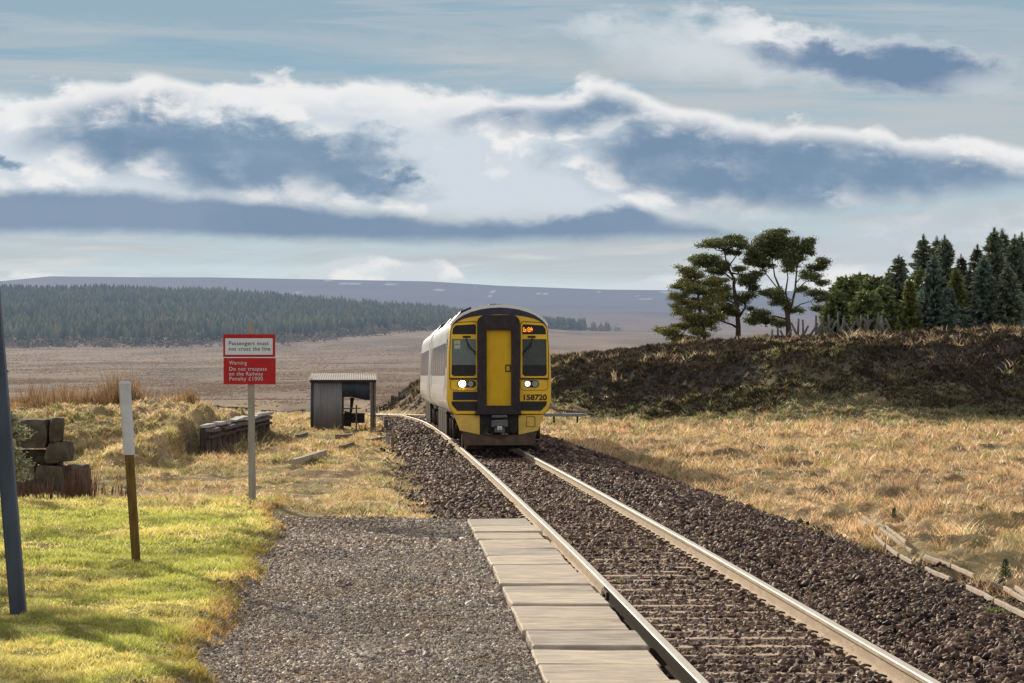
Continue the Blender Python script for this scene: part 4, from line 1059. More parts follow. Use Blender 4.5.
stump(392.6, 451, 437, 3.4, 'darker squared stump nearest the camera beside the ballast', m=M_wood)
stump(392.5, 402.5, 396, 3.4, 'lone grey block half hidden on the grassy slope behind the hut', 'stone block', M_stoneblk, 'marker_stone', group=None)

def fence(name, pxs, base, top, lab, rails=2, Y=None, m=M_woodgrey, w=.10, wire=False):
    t = empty(name, (0, 0, 0)); tag(t, lab, 'fence'); pts = []
    for k, px in enumerate(pxs):
        by = base(px) if callable(base) else base
        b = P(px, by, Y=Y(px) if callable(Y) else Y); b.z = zg(b.x, b.y); h = (by-(top(px) if callable(top) else top))*b.y/3000
        mb = MB(); h2 = h*rnd.uniform(.88, 1.12); mb.box((b.x, b.y, b.z+h2/2-.1), (w, w, h2+.2), (rnd.uniform(-.05, .05), rnd.uniform(-.07, .07), rnd.uniform(0, 1))); mb.build('post', m, t); pts.append((b, h))
    for r in range(rails):
        f = .9-.38*r
        mb = MB(); mb.tube([(b.x, b.y-.06, b.z+h*f) for b, h in pts], .006 if wire else .045, 4); mb.build('wire' if wire else 'rail', m, t)
    return t
fence('timber_fence', list(np.arange(236, 256, 5.2)), 410, 403, 'short grey post and rail fence at the moor edge, left of the sign post', 2, 215)
fence('timber_fence', [p+rnd.uniform(-2, 2) for p in np.arange(262, 310, 4.4)], 410, 404, 'longer grey paling fence at the moor edge between the sign post and the hut', 1, 212)
fence('timber_fence', [188, 196, 203, 211, 218, 226, 232, 240], 409, 402, 'thin post fence at the moor edge behind the grassy dock mound', 1, 220, w=.08)
fence('timber_fence', [10, 30, 52, 75, 98, 120, 142, 165], 409, 401.5, 'line of thin fence posts behind the brown rushes', 1, 222, w=.08)
fence('wire_fence', [985, 1002, 1023, 1045], 329, 319, 'wire fence on thin wooden posts at the foot of the dark spruces', 3, 226, wire=True, w=.13)
fence('wire_fence', [366, 377, 388, 399, 411], 401, 394, 'wire fence on thin posts at the moor edge just right of the hut', 2, 230, wire=True, w=.10)

# derelict snow fence under the pines
def snow_fence():
    t = empty('snow_fence', (0, 0, 0)); tag(t, 'derelict snow fence of grey timber posts and crossed struts on the heather crest', 'fence')
    M = M_woodgrey; Yf = 229
    spec = [(766, 0, 8), (771, .1, 13), (778, 0, 12), (773, -.55, 9), (783, .6, 12), (786, -.5, 9), (797, .75, 10), (797.5, .06, 21), (803.5, -.02, 20), (800, -.45, 17), (800, .5, 14), (806, .65, 16), (812, .55, 17), (816, 0, 24), (819, .6, 20), (822, 0, 22), (826, .55, 18), (829, 0, 24), (832, -.6, 14), (838, 0, 25), (836, .5, 16), (843, .05, 21), (846, .55, 15), (851, .7, 10), (855, -.6, 18),
            (859, .1, 20), (862, -.25, 19), (865, .3, 17), (868, .0, 22), (871, -.3, 18), (874, .25, 20), (877, .05, 24), (880, .1, 22), (884, -.1, 16), (888, -.5, 15), (894, -.45, 17)]
    for px, ln, h in spec:
        p = P(px, 335, Y=Yf+rnd.uniform(-1.5, 1.5)); p.z = zg(p.x, p.y)-.2; hh = h*Yf/3000+.2
        mb = MB(); mb.tube([p, p+Vector((ln*hh, rnd.uniform(-.2, .2), hh))], [.10, .075], 6); mb.build('strut' if abs(ln) > .2 else 'post', M, t)
snow_fence()

# low concrete deck with logs, right of the train
t = empty('trough_bridge', P(572, 420, Y=116)); tag(t, 'low pale concrete deck on short timber legs at the trackside, just right of the train', 'deck')
L = (594-540)*116/3000
mb = MB(); mb.box((-.5, 0, .20), (L, 1.2, .11)); mb.build('deck', M_concrete, t, bevel=.02)
for k in range(3): mb = MB(); mb.box((-1.6+.9*k, -.35, .02), (.07, .08, .24)); mb.build('leg', M_darkwood, t)
def log(p, a, L, r, lab):
    mb = MB(); mb.tube([(-L/2, 0, 0), (-L/4, 0, .01), (L/4, 0, -.01), (L/2, 0, 0)], [r*.9, r, r, r*.95], 10); o = mb.build('log', M_bleached); o.location = p; o.rotation_euler = (0, 0.32, a); tag(o, lab, 'log', 'logs on the low concrete deck'); return o
log(P(579, 408.3, Y=117), .5, .62, .075, 'pale log lying aslant on the right half of the concrete deck beyond the train'); log(P(553.5, 407.0, Y=117), .9, .4, .10, 'pale log end on the deck just beside the corner of the train')
mb = MB(); mb.tube([P(553, 409.5, Y=117.6), P(573, 411, Y=117.6), P(594, 413.6, Y=117.5)], .035, 6); o = mb.build('pole_rail', M_wood); tag(o, 'thin pole lying along the back of the low concrete deck', 'pole')
# ================================================================== vegetation
M_grass = leafmat('grass_blades', .55); M_dry = leafmat('dry_grass', .55, gloss=.07); M_heath = leafmat('heather', .08, gloss=.01)
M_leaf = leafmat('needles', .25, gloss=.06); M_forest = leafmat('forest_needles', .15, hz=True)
M_bark = mat('pine_bark', (.075, .052, .042), (.12, .08, .06), rough=.95, scale=3, bump=.5)

def to_tris(V, Fa, C): return V, Fa, C
# lawn
def lawn():
    parts = []
    pal = [(.72, .62, .17), (.84, .73, .25), (.48, .45, .10), (.88, .78, .36), (.76, .66, .19), (.88, .76, .48)]
    for (y0, y1, dens, h0, w0) in ((17.5, 24, 5200, .042, .0055), (24, 32, 3000, .044, .0075), (32, 50, 1300, .05, .011)):
        xw = .18*y1; n = int((y1-y0)*(xw)*dens*.8); Y = y0+(y1-y0)*rng.random(n); X = -xw*rng.random(n)*1.05-1.8
        e = lawn_edge(Y)+.15*(fbm(X*4, Y*4, 2)-.5)*2; m1 = fbm(X*1.3, Y*.8, 3); m2 = fbm(X*4+7, Y*3, 3)
        ok = (X < e+.05) & (X > -.18*Y-.6) & (Y < 47.5+9*(m1-.5)) & (rng.random(n) < np.clip(.35+1.3*m2, 0, 1))
        X, Y, m1, m2, e = [q[ok] for q in (X, Y, m1, m2, e)]; n = len(X)
        h = h0*(.45+.9*rng.random(n))*(.55+1.1*ss(.3, .75, m2)); h *= 1+.5*ss(.35, 0, e-X)
        c = pick(pal, n, .2, [.24, .24, .18, .12, .16, .06]); dk = (.55+.75*ss(.25, .6, m1))[:, None]; c = c*dk; gsel = (fbm(X*.7+3, Y*.45, 3) > .56)[:, None]; c = np.where(gsel, c*np.array([.70, .82, .6]), c); eg = ss(.22, -.02, e-X)[:, None]; c = c*(1-eg*np.array([.25, .45, .45]))
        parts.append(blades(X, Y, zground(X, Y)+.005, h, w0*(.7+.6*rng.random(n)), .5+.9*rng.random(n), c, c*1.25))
    V, Fa, C = cat(parts); o = npmesh('lawn_grass', V, Fa, M_grass, C); tag(o, 'short sunlit yellow-green grass of the lawn', 'grass', kind='stuff')
lawn()

def tufts(name, regions, pal, wts, label, m, keep, hfun=None, leanr=(.5, 1.0)):
    parts = []
    for (y0, y1, xa, xb, dens, nb, h0, w0) in regions:
        n = int((y1-y0)*max(1, (xb((y0+y1)/2)-xa((y0+y1)/2)))*dens)
        Y = y0+(y1-y0)*rng.random(n); A, B = xa(Y), xb(Y); X = A+(B-A)*rng.random(n)
        ok = keep(X, Y); X, Y = X[ok], Y[ok]; n = len(X)
        cl = fbm(X*1.4, Y*.9, 3); hs = (.62+1.45*ss(.42, .74, cl))*(.6+.8*rng.random(n)); gm_ = fbm(X*.8+60, Y*.5, 3); base = pick(pal, n, .18, wts)
        base = base*(.60+1.05*fbm(X*.9+20, Y*.6, 4))[:, None]; base = base*(1-(name == 'dry_grass')*np.clip((gm_-.56)*6, 0, 1)[:, None]*np.array([.28, .14, .34]))
        if hfun is not None: hs = hs*hfun(X, Y)
        X = np.repeat(X, nb)+rng.normal(size=n*nb)*h0*.35; Y2 = np.repeat(Y, nb)+rng.normal(size=n*nb)*h0*.35
        hs = np.repeat(hs, nb)*(.6+.6*rng.random(n*nb)); c = np.repeat(base, nb, 0)*(1+.4*(rng.random((n*nb, 1))-.5))
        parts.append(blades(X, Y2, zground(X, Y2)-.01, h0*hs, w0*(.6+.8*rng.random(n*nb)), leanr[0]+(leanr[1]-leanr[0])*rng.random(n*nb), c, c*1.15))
    V, Fa, C = cat(parts); o = npmesh(name, V, Fa, m, C); tag(o, label, 'grass', kind='stuff'); return o
DRY = [(.68, .45, .25), (.80, .58, .36), (.54, .32, .16), (.36, .32, .12), (.88, .72, .52), (.24, .14, .08)]
DW = [.27, .22, .2, .13, .1, .08]
tr = lambda off: (lambda Y: xc(Y)+off)
fr_ = lambda Y: .178*Y+1.5
fl_ = lambda Y: -.178*Y-1.5
keepR = lambda X, Y: (X > xc(Y)+3.65+1.5*(fbm(X*.8, Y*.8, 3)-.5)+np.where((Y < 51) & (rng.random(len(X)) < .8), .9, 0)) & (Y < bank_foot(X)+2)
tufts('dry_grass', [(24, 45, tr(3.5), fr_, 70, 7, .11, .008), (45, 80, tr(3.5), fr_, 38, 7, .12, .013), (80, 120, tr(3.3), fr_, 16, 7, .17, .022), (120, 205, tr(3.3), fr_, 8, 7, .2, .034)],
      DRY, DW, 'tan winter grass covering the ground to the right of the track', M_dry, keepR)
def keepL(X, Y):
    d = X-xc(Y); a = (Y > np.where(X > lawn_edge(np.minimum(Y, 46))-.2, 42.9, 45.0+9*(fbm(X*.6, Y*.35, 4)-.5)*-1)) & (d < bal_left(Y)+.15-1.1*(fbm(X*1.3, Y*.9, 3)-.5)+.5*rng.random(len(X))**3) & ~((Y < 42.8) & (d > -6))
    inw = (Y > 72) & (Y < 100) & (np.abs(X+7.75-.0) < .12); return a & ~inw 
tufts('dry_grass', [(43, 70, fl_, tr(-1.6), 75, 7, .065, .012), (70, 110, fl_, tr(-2.2), 42, 7, .10, .020), (110, 230, fl_, tr(-2.4), 11, 7, .17, .036)],
      [(.64, .44, .25), (.76, .58, .34), (.46, .30, .15), (.40, .38, .11), (.84, .72, .50), (.20, .14, .07)], [.24, .2, .16, .2, .1, .1], 'tan and green winter grass on the ground left of the track', M_dry, lambda X, Y: keepL(X, Y))
# heather and rank grass of the bank
keepB = lambda X, Y: (X-xc(Y) > 5) & (Y > bank_foot(X)+3+9*(fbm(X*.25+4, Y*.1, 3)-.5)) & (rng.random(len(X)) < ss(-5, 6, X)+.25)
tufts('heather', [(146, 176, lambda Y: Y*0-9, lambda Y: .178*Y+2, 75, 6, .13, .075), (176, 240, lambda Y: Y*0-12, lambda Y: .178*Y+2, 24, 6, .16, .08)],
      [(.08, .064, .048), (.11, .085, .06), (.05, .042, .034), (.19, .135, .088), (.11, .105, .055)], [.3, .25, .2, .1, .15], 'dark brown heather covering the bank and its crest', M_heath, keepB, leanr=(.3, .9))
keepG = lambda X, Y: (X-xc(Y) > 5) & (np.abs(Y-bank_foot(X)+.5+14*(fbm(X*.25, Y*.12, 3)-.5)) < 8)
tufts('bank_grass', [(140, 200, lambda Y: Y*0-9, lambda Y: .178*Y+2, 26, 7, .16, .055)], [(.22, .22, .10), (.28, .26, .13), (.16, .165, .075), (.36, .31, .18)], [.35, .25, .25, .15], 'rough green grass along the foot of the heather bank', M_dry, keepG)
tufts('bank_straw', [(150, 215, lambda Y: Y*0-13, lambda Y: 4+Y*0, 16, 8, .24, .05)], [(.60, .46, .24), (.48, .40, .16), (.7, .56, .36), (.34, .26, .13)], None, 'pale straw grass on the low end of the bank behind the train', M_dry, lambda X, Y: (X-xc(Y) > 3.2) & (fbm(X*.3+5, Y*.2, 3)+.10*(bank_foot(X)+4-Y)/4 > .42))
tufts('crest_grass', [(163, 240, lambda Y: Y*0-9, lambda Y: .178*Y+2, 1.1, 9, .34, .05)], [(.42, .30, .18), (.34, .22, .13), (.5, .4, .26)], None, 'pale tufts of dead grass among the heather on the crest', M_dry, lambda X, Y: (X-xc(Y) > 5) & (Y > bank_foot(X)+8) & (fbm(X*.22+5, Y*.12, 3) > .52))
# rank grass standing against the dock wall and hanging from its top
tufts('rank_grass', [(73.5, 101, lambda Y: -7.62-.0155*(Y-74.5), lambda Y: -6.6-.012*(Y-74.5), 34, 8, .22, .022)], [(.30, .22, .11), (.42, .32, .17), (.20, .18, .07), (.14, .10, .05)], None,
      'long tangled grass growing against the foot of the dock wall', M_dry, lambda X, Y: rng.random(len(X)) < .9*np.exp(-(X+7.5-.0)*1.6), leanr=(.5, 1.1))
tufts('mound_grass', [(63, 78, lambda Y: Y*0-16, lambda Y: Y*0-7.6, 95, 7, .085, .018)], [(.60, .46, .24), (.48, .44, .15), (.74, .62, .38), (.30, .27, .09), (.36, .24, .12)], None,
      'matted tan and mossy green grass on the end of the mound by the dock wall', M_dry, lambda X, Y: X-xc(Y) < -3)
# rushes
tufts('rushes', [(96, 112, lambda Y: Y*0-23, lambda Y: -9.6+Y*0, 48, 10, .62, .020)], [(.27, .15, .07), (.17, .095, .045), (.42, .29, .17), (.13, .10, .05)], [.4, .25, .2, .15],
      'tall rusty brown rushes in front of the moor on the left', M_dry, lambda X, Y: (fbm(X*.35, Y*.25, 3) > .24+.045*np.maximum(0, X+13.5)), hfun=lambda X, Y: (.45+.5*fbm(X*.6, Y*.2, 2))*ss(-9, -13.5, X+0*Y)+.12, leanr=(.1, .45))

# moss and weeds: a few countable plants
def plant(px, py, h, w, lab, kind='tuft', n=60, pal=None, cat_='plant', group=None, hb=.012):
    b = ground_at(px, py); pal = pal or [(.20, .26, .05), (.14, .2, .04)]
    if kind == 'tuft':
        X = rng.normal(size=n)*w*.3; Y = rng.normal(size=n)*w*.3; c = pick(pal, n, .25)
        V, Fa, C = blades(X, Y, X*0, h*(.6+.6*rng.random(n)), hb*np.ones(n), .4+.9*rng.random(n), c, c*1.3)
        o = npmesh('grass_tuft' if cat_ == 'grass tuft' else 'weed', V, Fa, M_grass, C)
    o.location = b; tag(o, lab, cat_, group); return o
plant(868, 553, .17, .26, 'round tuft of dry grass at the left of the broken edging boards', n=240, pal=[(.32, .24, .12), (.2, .17, .06), (.42, .33, .18)], cat_='grass tuft')
plant(919, 573, .10, .3, 'green weed growing between the edging boards, left one of two', n=90, group='green weeds beside the edging boards')
plant(987, 617, .13, .3, 'green weed growing before the broad near edging board, right one of two', n=110, group='green weeds beside the edging boards')
plant(648, 548, .05, .12, 'tiny dry tuft between the rails in the middle of the ballast', n=40, pal=[(.3, .24, .12), (.14, .15, .05)], cat_='grass tuft')
plant(620, 582, .05, .09, 'tiny green tuft between the rails beside the rail joint', n=30, cat_='grass tuft')
plant(513, 507, .09, .35, 'yellow-green moss tuft by the left rail just beyond the slabs', n=90, pal=[(.3, .27, .06), (.2, .2, .05)], cat_='grass tuft')
plant(493, 579, .025, .10, 'tiny bright green tuft in the gravel beside the slabs', n=30, pal=[(.4, .5, .06)], cat_='grass tuft')

def conifer_sapling(px, py, hpx, lab, col=(.06, .10, .04)):
    b = ground_at(px, py); S = b.y/3000; h = hpx*S; t = empty('conifer_sapling', b); tag(t, lab, 'sapling')
    mb = MB(); mb.tube([(0, 0, -.05), (0, 0, h)], [.012, .004], 5); mb.build('trunk', M_bark, t)
    n = 420; hh = rng.random(n)**1.2; a = rng.random(n)*6.28; r = (1-hh)*h*.30*rng.random(n)**.5+.01
    c = pick([col, tuple(v*1.6 for v in col)], n, .2)
    V, Fa, C = blades(r*np.cos(a), r*np.sin(a), hh*h*.95, np.full(n, h*.13), np.full(n, .010), np.full(n, .9), c, c*1.3, azi=a); npmesh('crown', V, Fa, M_leaf, C, t)
conifer_sapling(1005, 578, 19, 'small young conifer in the grass near the right edge')
conifer_sapling(894, 519, 10, 'very small young conifer in the dry grass above the far end of the boards')

# ------------------------------------------------------------------ pines
def needles(cx, cy, cz, rx, ry, rz, n, size, col, flat=.5):
    """clumps of needle sprays in a pad: several sub-clumps, each a burst of thin triangles"""
    k = max(4, int(n/26)); th = rng.random(k)*6.28; u = rng.random(k)**.45
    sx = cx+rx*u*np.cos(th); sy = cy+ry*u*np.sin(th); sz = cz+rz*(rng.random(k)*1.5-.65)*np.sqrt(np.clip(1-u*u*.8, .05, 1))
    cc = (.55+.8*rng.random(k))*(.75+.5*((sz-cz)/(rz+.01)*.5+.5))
    m = int(n/k)+1
    X = np.repeat(sx, m); Y = np.repeat(sy, m); Z = np.repeat(sz, m); nn = len(X); sp = size*1.5
    X = X+rng.normal(size=nn)*sp; Y = Y+rng.normal(size=nn)*sp; Z = Z+rng.normal(size=nn)*sp*flat
    D = rng.normal(size=(nn, 3)); D[:, 2] = D[:, 2]*.7+.25; D /= np.linalg.norm(D, axis=1)[:, None]
    W = np.cross(D, rng.normal(size=(nn, 3))); W /= np.linalg.norm(W, axis=1)[:, None]
    L = size*(.7+.9*rng.random(nn))[:, None]; p = np.stack([X, Y, Z], 1)
    V = np.stack([p-W*L*.27, p+W*L*.27, p+D*L], 1).reshape(-1, 3); Fa = np.arange(nn*3).reshape(-1, 3)
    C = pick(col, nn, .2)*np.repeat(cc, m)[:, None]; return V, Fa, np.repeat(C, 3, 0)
SC = 1/67.2*(236/235)
def pine(name, base_px, lab, trunk, forks, pads, col, seed, Y=235):
    r = random.Random(seed); b = P(base_px, 334, Y=Y); b.z = zg(b.x, b.y)-.15
    bx = (base_px-650)*5.253; t = empty(name, b); tag(t, lab, 'tree', 'pine trees on the heather crest')
    loc = lambda u, v, y=0: Vector(((u-bx)*SC, y, (632-v)*SC))
    mb = MB(); T = [loc(*p[:2]) for p in trunk]; mb.tube(T, [p[2] for p in trunk], 9)
    skel = [(T[i].lerp(T[i+1], k/6), trunk[i][2]) for i in range(len(T)-1) for k in range(6)]
    mb.build('trunk', M_bark, t)
    for fk in forks:
        q = [loc(*p[:2], y=(p[3] if len(p) > 3 else 0)) for p in fk]; m2 = MB(); m2.tube(q, [p[2] for p in fk], 7); m2.build('limb', M_bark, t)
        skel += [(q[i].lerp(q[i+1], k/5), fk[i][2]*.8) for i in range(len(q)-1) for k in range(5)]
    parts = []; br = MB()
    for (u, v, rx, rz) in pads:
        c = loc(u, v, y=r.uniform(-1.1, 1.1)*min(1.2, rx/50)); X, Z = rx*SC*(.82 if seed == 1 else .94), rz*SC*(.8 if seed == 1 else .95)
        s, rad = min(skel, key=lambda q: (q[0]-c).length+max(0, (q[0].z-(c.z-.1)))*2.0)
        for q in range(3):
            e = c+Vector((r.uniform(-.7, .7)*X, r.uniform(-.6, .6)*X, r.uniform(-.3, .2)*Z)); m_ = s.lerp(e, .5)+Vector((r.uniform(-.15, .15), r.uniform(-.15, .15), r.uniform(-.28, .05)))
            br.tube([s, s.lerp(m_, .5)+Vector((r.uniform(-.06, .06), 0, r.uniform(-.05, .08))), m_, e], [.055, .045, .032, .014], 5)
        n = int(1000*(X*Z/.35)**.85)+180; n = min(n, 2600)
        parts.append(needles(c.x, c.y, c.z, X*.98, X*.8, Z*.85, n, .125, col))
        for q in range(5):
            o_ = Vector((r.uniform(-1.15, 1.15)*X, r.uniform(-.8, .8)*X, r.uniform(-1.3, 1.1)*Z)); e = c+o_; f_ = r.uniform(.22, .42)
            parts.append(needles(e.x, e.y, e.z, X*f_, X*f_, Z*f_*1.1, int(n*f_*.55)+30, .12, col)); br.tube([c, c.lerp(e, .6)+Vector((0, 0, -.05)), e], [.016, .011, .006], 4)
    br.build('branches', M_bark, t, fix=False)
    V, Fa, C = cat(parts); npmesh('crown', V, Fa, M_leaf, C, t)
GC = [(.12, .155, .065), (.17, .20, .08), (.24, .25, .09), (.08, .115, .05)]
GA = [(.17, .19, .06), (.26, .26, .08), (.12, .14, .05), (.33, .30, .10)]
pine('pine_tree', 705, 'smallest left pine with foliage drooping to the heather', [(290, 645, .17), (285, 560, .14), (265, 450, .10), (250, 350, .07), (240, 250, .03)],
     [[(285, 560, .09), (230, 500, .05), (150, 590, .025)], [(278, 500, .08), (340, 430, .04), (390, 340, .02)]],
     [(90, 552, 62, 20), (150, 590, 55, 25), (185, 530, 75, 28), (230, 480, 85, 32), (150, 625, 45, 16), (190, 405, 75, 26), (145, 372, 55, 14), (260, 425, 85, 35), (300, 345, 85, 32), (220, 335, 75, 28), (225, 265, 65, 24), (330, 300, 75, 30), (195, 235, 45, 18), (390, 335, 38, 24), (325, 385, 60, 28), (110, 645, 35, 12), (250, 560, 48, 22), (290, 520, 58, 28), (340, 480, 50, 20), (200, 300, 60, 22), (180, 450, 60, 22), (230, 600, 35, 14), (60, 545, 30, 10), (165, 320, 45, 14)], GA, 1, 233)
pine('pine_tree', 738, 'tall middle pine with a flat dark top and open curved trunk', [(462, 640, .24), (464, 545, .20), (456, 430, .16), (440, 330, .13), (442, 290, .11), (418, 245, .09), (400, 200, .07), (390, 130, .035)],
     [[(464, 550, .12), (430, 530, .08), (350, 505, .05), (300, 520, .02)], [(462, 500, .12), (500, 440, .08), (512, 370, .05), (530, 300, .03)], [(442, 300, .08), (370, 240, .05), (310, 195, .03)], [(456, 420, .08), (400, 400, .05), (370, 370, .02)], [(410, 230, .06), (460, 160, .04), (480, 120, .02)]],
     [(390, 92, 105, 24), (335, 112, 55, 22), (462, 108, 50, 26), (300, 182, 78, 22), (360, 212, 58, 22), (268, 216, 48, 18), (500, 300, 52, 30), (530, 285, 32, 26), (480, 400, 40, 22), (350, 245, 55, 22), (400, 385, 36, 26), (525, 378, 38, 14), (465, 238, 26, 10), (395, 445, 45, 22), (350, 300, 45, 22), (440, 75, 40, 14), (430, 470, 30, 12), (540, 335, 26, 14), (380, 470, 36, 12), (245, 180, 25, 10), (440, 150, 40, 10)], GC, 2, 236)
pine('pine_tree', 789, 'broad right-hand pine with a forked trunk and dark round crown', [(730, 640, .26), (728, 560, .22), (722, 490, .19), (700, 420, .12), (680, 350, .09), (655, 290, .06), (640, 180, .03)],
     [[(724, 500, .14), (745, 440, .11), (762, 370, .09), (772, 250, .05), (785, 160, .03)], [(735, 460, .09), (712, 380, .08), (725, 300, .05), (710, 200, .03)], [(762, 375, .07), (820, 320, .04), (890, 320, .02)], [(728, 520, .08), (650, 500, .05), (590, 505, .02)], [(735, 480, .07), (790, 440, .045), (845, 425, .03), (880, 395, .02)], [(690, 380, .06), (610, 280, .04), (560, 210, .02)], [(765, 330, .05), (820, 270, .03), (880, 230, .015)], [(845, 425, .03), (868, 470, .015)]],
     [(650, 88, 68, 32), (592, 132, 48, 32), (640, 150, 78, 45), (560, 180, 60, 40), (535, 215, 42, 30), (700, 112, 48, 30), (740, 120, 36, 36), (790, 142, 54, 30), (820, 150, 30, 36), (700, 190, 55, 44), (768, 200, 46, 36), (735, 240, 46, 22), (600, 232, 46, 28), (872, 250, 40, 24), (903, 215, 24, 28), (848, 290, 55, 18), (908, 325, 32, 9), (650, 385, 56, 20), (688, 425, 44, 30), (618, 378, 36, 16), (580, 490, 50, 28), (620, 522, 66, 28), (548, 530, 36, 20), (680, 540, 36, 14), (880, 382, 46, 16), (912, 408, 34, 12), (870, 462, 18, 8), (560, 280, 26, 14), (830, 110, 22, 14), (645, 62, 40, 14), (800, 360, 30, 8), (770, 470, 22, 8)], GC, 3, 235)

# ------------------------------------------------------------------ spruces and small pines of the plantation
def spruce(px, pyt, pyb, hw, col, lab, Y, dens=1.0, shape=.85, spiky=True, group='conifers of the plantation on the right', name='spruce_tree'):
    b = P(px, pyb, Y=Y); b.z = zg(b.x, b.y)-.1; zt = P(px, pyt, Y=Y).z; H = zt-b.z; R = hw*Y/3000
    t = empty(name, b); tag(t, lab, 'tree', group)
    mb = MB(); mb.tube([(0, 0, -.2), (.02, 0, H*.5), (0, 0, H)], [.13, .07, .012], 6); mb.build('trunk', M_bark, t)
    nb = int(420*dens*H/7); R *= 1.38; V, Fs = [], []; parts = []
    hb = (rng.random(nb)**1.15)*.97; a = rng.random(nb)*6.28
    prof = (1-hb)**shape*(.55+.60*rng.random(nb)); prof = np.where(hb < .12, prof*(.8+hb*1.6), prof)
    Lb = R*prof+.10; m = np.maximum(6, (Lb*30).astype(int)); idx = np.repeat(np.arange(nb), m); nn = len(idx)
    s = rng.random(nn)**.8; r = Lb[idx]*s; up = np.where(hb > .8, .30, .05)[idx] if spiky else .25
    side = rng.normal(size=nn)*.12*Lb[idx]*(1.1-s)
    aa = a[idx]; X = r*np.cos(aa)-side*np.sin(aa); Yy = r*np.sin(aa)+side*np.cos(aa); Z = hb[idx]*H-(.30*r*(1-s*.6))*1.0+up*r+rng.normal(size=nn)*.03
    D = np.stack([np.cos(aa), np.sin(aa), np.full(nn, -.35)], 1)+rng.normal(size=(nn, 3))*.55; D /= np.linalg.norm(D, axis=1)[:, None]
    W = np.cross(D, rng.normal(size=(nn, 3))); W /= np.linalg.norm(W, axis=1)[:, None]; L = (.20+.20*rng.random(nn))[:, None]*(1 if spiky else 1.1)
    p = np.stack([X, Yy, Z], 1); V = np.stack([p-W*L*.24, p+W*L*.24, p+D*L], 1).reshape(-1, 3)
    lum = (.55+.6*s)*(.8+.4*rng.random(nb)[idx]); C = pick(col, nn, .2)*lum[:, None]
    parts.append((V, np.arange(nn*3).reshape(-1, 3), np.repeat(C, 3, 0)))
    # leader spikes
    q = 50; hz_ = H*(.90+.11*rng.random(q)); aa = rng.random(q)*6.28; D = np.stack([np.cos(aa)*.30, np.sin(aa)*.30, np.full(q, .95)], 1); pz = np.stack([np.zeros(q), np.zeros(q), hz_], 1); Lq = (np.maximum(H*1.03-hz_, 0)*.75+.05)[:, None]
    W = np.cross(D, rng.normal(size=(q, 3))); W /= np.linalg.norm(W, axis=1)[:, None]
    parts.append((np.stack([pz-W*.03, pz+W*.03, pz+D*Lq], 1).reshape(-1, 3), np.arange(q*3).reshape(-1, 3), np.repeat(pick(col, q, .2)*.8, 3, 0)))
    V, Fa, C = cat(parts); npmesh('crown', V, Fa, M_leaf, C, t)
DKG = [(.17, .21, .135), (.22, .26, .165), (.12, .155, .11)]; BLU = [(.15, .205, .165), (.19, .25, .205), (.10, .155, .125)]; YEL = [(.17, .20, .06), (.24, .25, .07), (.11, .14, .05)]; OLV = [(.20, .25, .10), (.27, .31, .12), (.14, .18, .08)]; DIM = [(.12, .125, .095), (.155, .145, .12)]
SP = [(899, 256, 330, 26, DKG, 'narrow-topped dark spruce standing apart at the left of the tall group', 252), (923.6, 236, 330, 30, DKG, 'tall dark spruce, leftmost of the three pointed tops', 258), (936.8, 238, 330, 26, DKG, 'dark spruce, middle one of the three pointed tops', 262), (945, 237, 330, 28, DKG, 'dark spruce, right one of the three pointed tops', 260),
      (933.5, 257, 331, 22, BLU, 'blue-green broad spruce in front of the three pointed tops', 246), (909.8, 279, 330, 11, YEL, 'small yellow-green conifer left of the blue-green spruce', 245), (956, 269, 330, 17, YEL, 'yellow-green conifer right of the blue-green spruce', 250), (961.5, 256, 330, 18, DIM, 'dim grey-brown round-topped conifer between the two tall groups', 264),
      (949, 286, 331, 13, BLU, 'small blue-grey spruce low at the foot of the yellow-green conifer', 247), (977.5, 246, 330, 22, DIM, 'thin grey-tipped spruce at the left of the rightmost group', 264), (994.5, 229, 331, 30, DKG, 'tallest dark spruce of the rightmost group', 254), (1002.5, 230, 331, 28, DKG, 'tall dark spruce just right of the tallest one', 258), (1015, 236, 331, 26, DKG, 'dark spruce with a blunt top near the right edge', 256),
      (1022, 234, 331, 28, DKG, 'dark spruce cut by the right edge of the picture', 261), (984, 258, 331, 22, BLU, 'blue-green spruce in front of the tallest one', 247), (1038, 232, 331, 28, DKG, 'spruce just outside the right edge with branches reaching in', 257), (1008, 266, 331, 22, DKG, 'low dark spruce in front of the rightmost group', 246), (889, 270, 330, 19, OLV, 'olive spruce between the bushy pines and the dark spruces', 254), (921, 268, 330, 20, OLV, 'olive spruce hidden behind the small yellow-green conifer', 256), (970, 268, 330, 18, DKG, 'dark low spruce between the yellow-green conifer and the right group', 255)]
for (px, pt, pb, hw, c, lab, Y) in SP: spruce(px, pt, pb, hw, c, lab, Y, shape=.85)
for (px, pt, pb, hw, lab, Y) in [(846, 276, 333, 20, 'bushy olive pine at the left end of the plantation, nearest the snow fence', 252), (860, 273, 333, 20, 'bushy olive pine second from the left end of the plantation', 256), (874, 276, 333, 19, 'bushy olive pine third from the left end of the plantation', 253), (836, 291, 333, 14, 'lowest bushy pine at the left end, behind the snow fence posts', 250), (883, 285, 333, 15, 'low bushy pine before the olive spruce', 249), (866, 291, 333, 18, 'low bushy pine in front of the two olive pine tops', 247)]:
    spruce(px, pt, pb, hw, OLV, lab, Y, shape=.42, spiky=False, dens=1.25, name='bushy_pine')

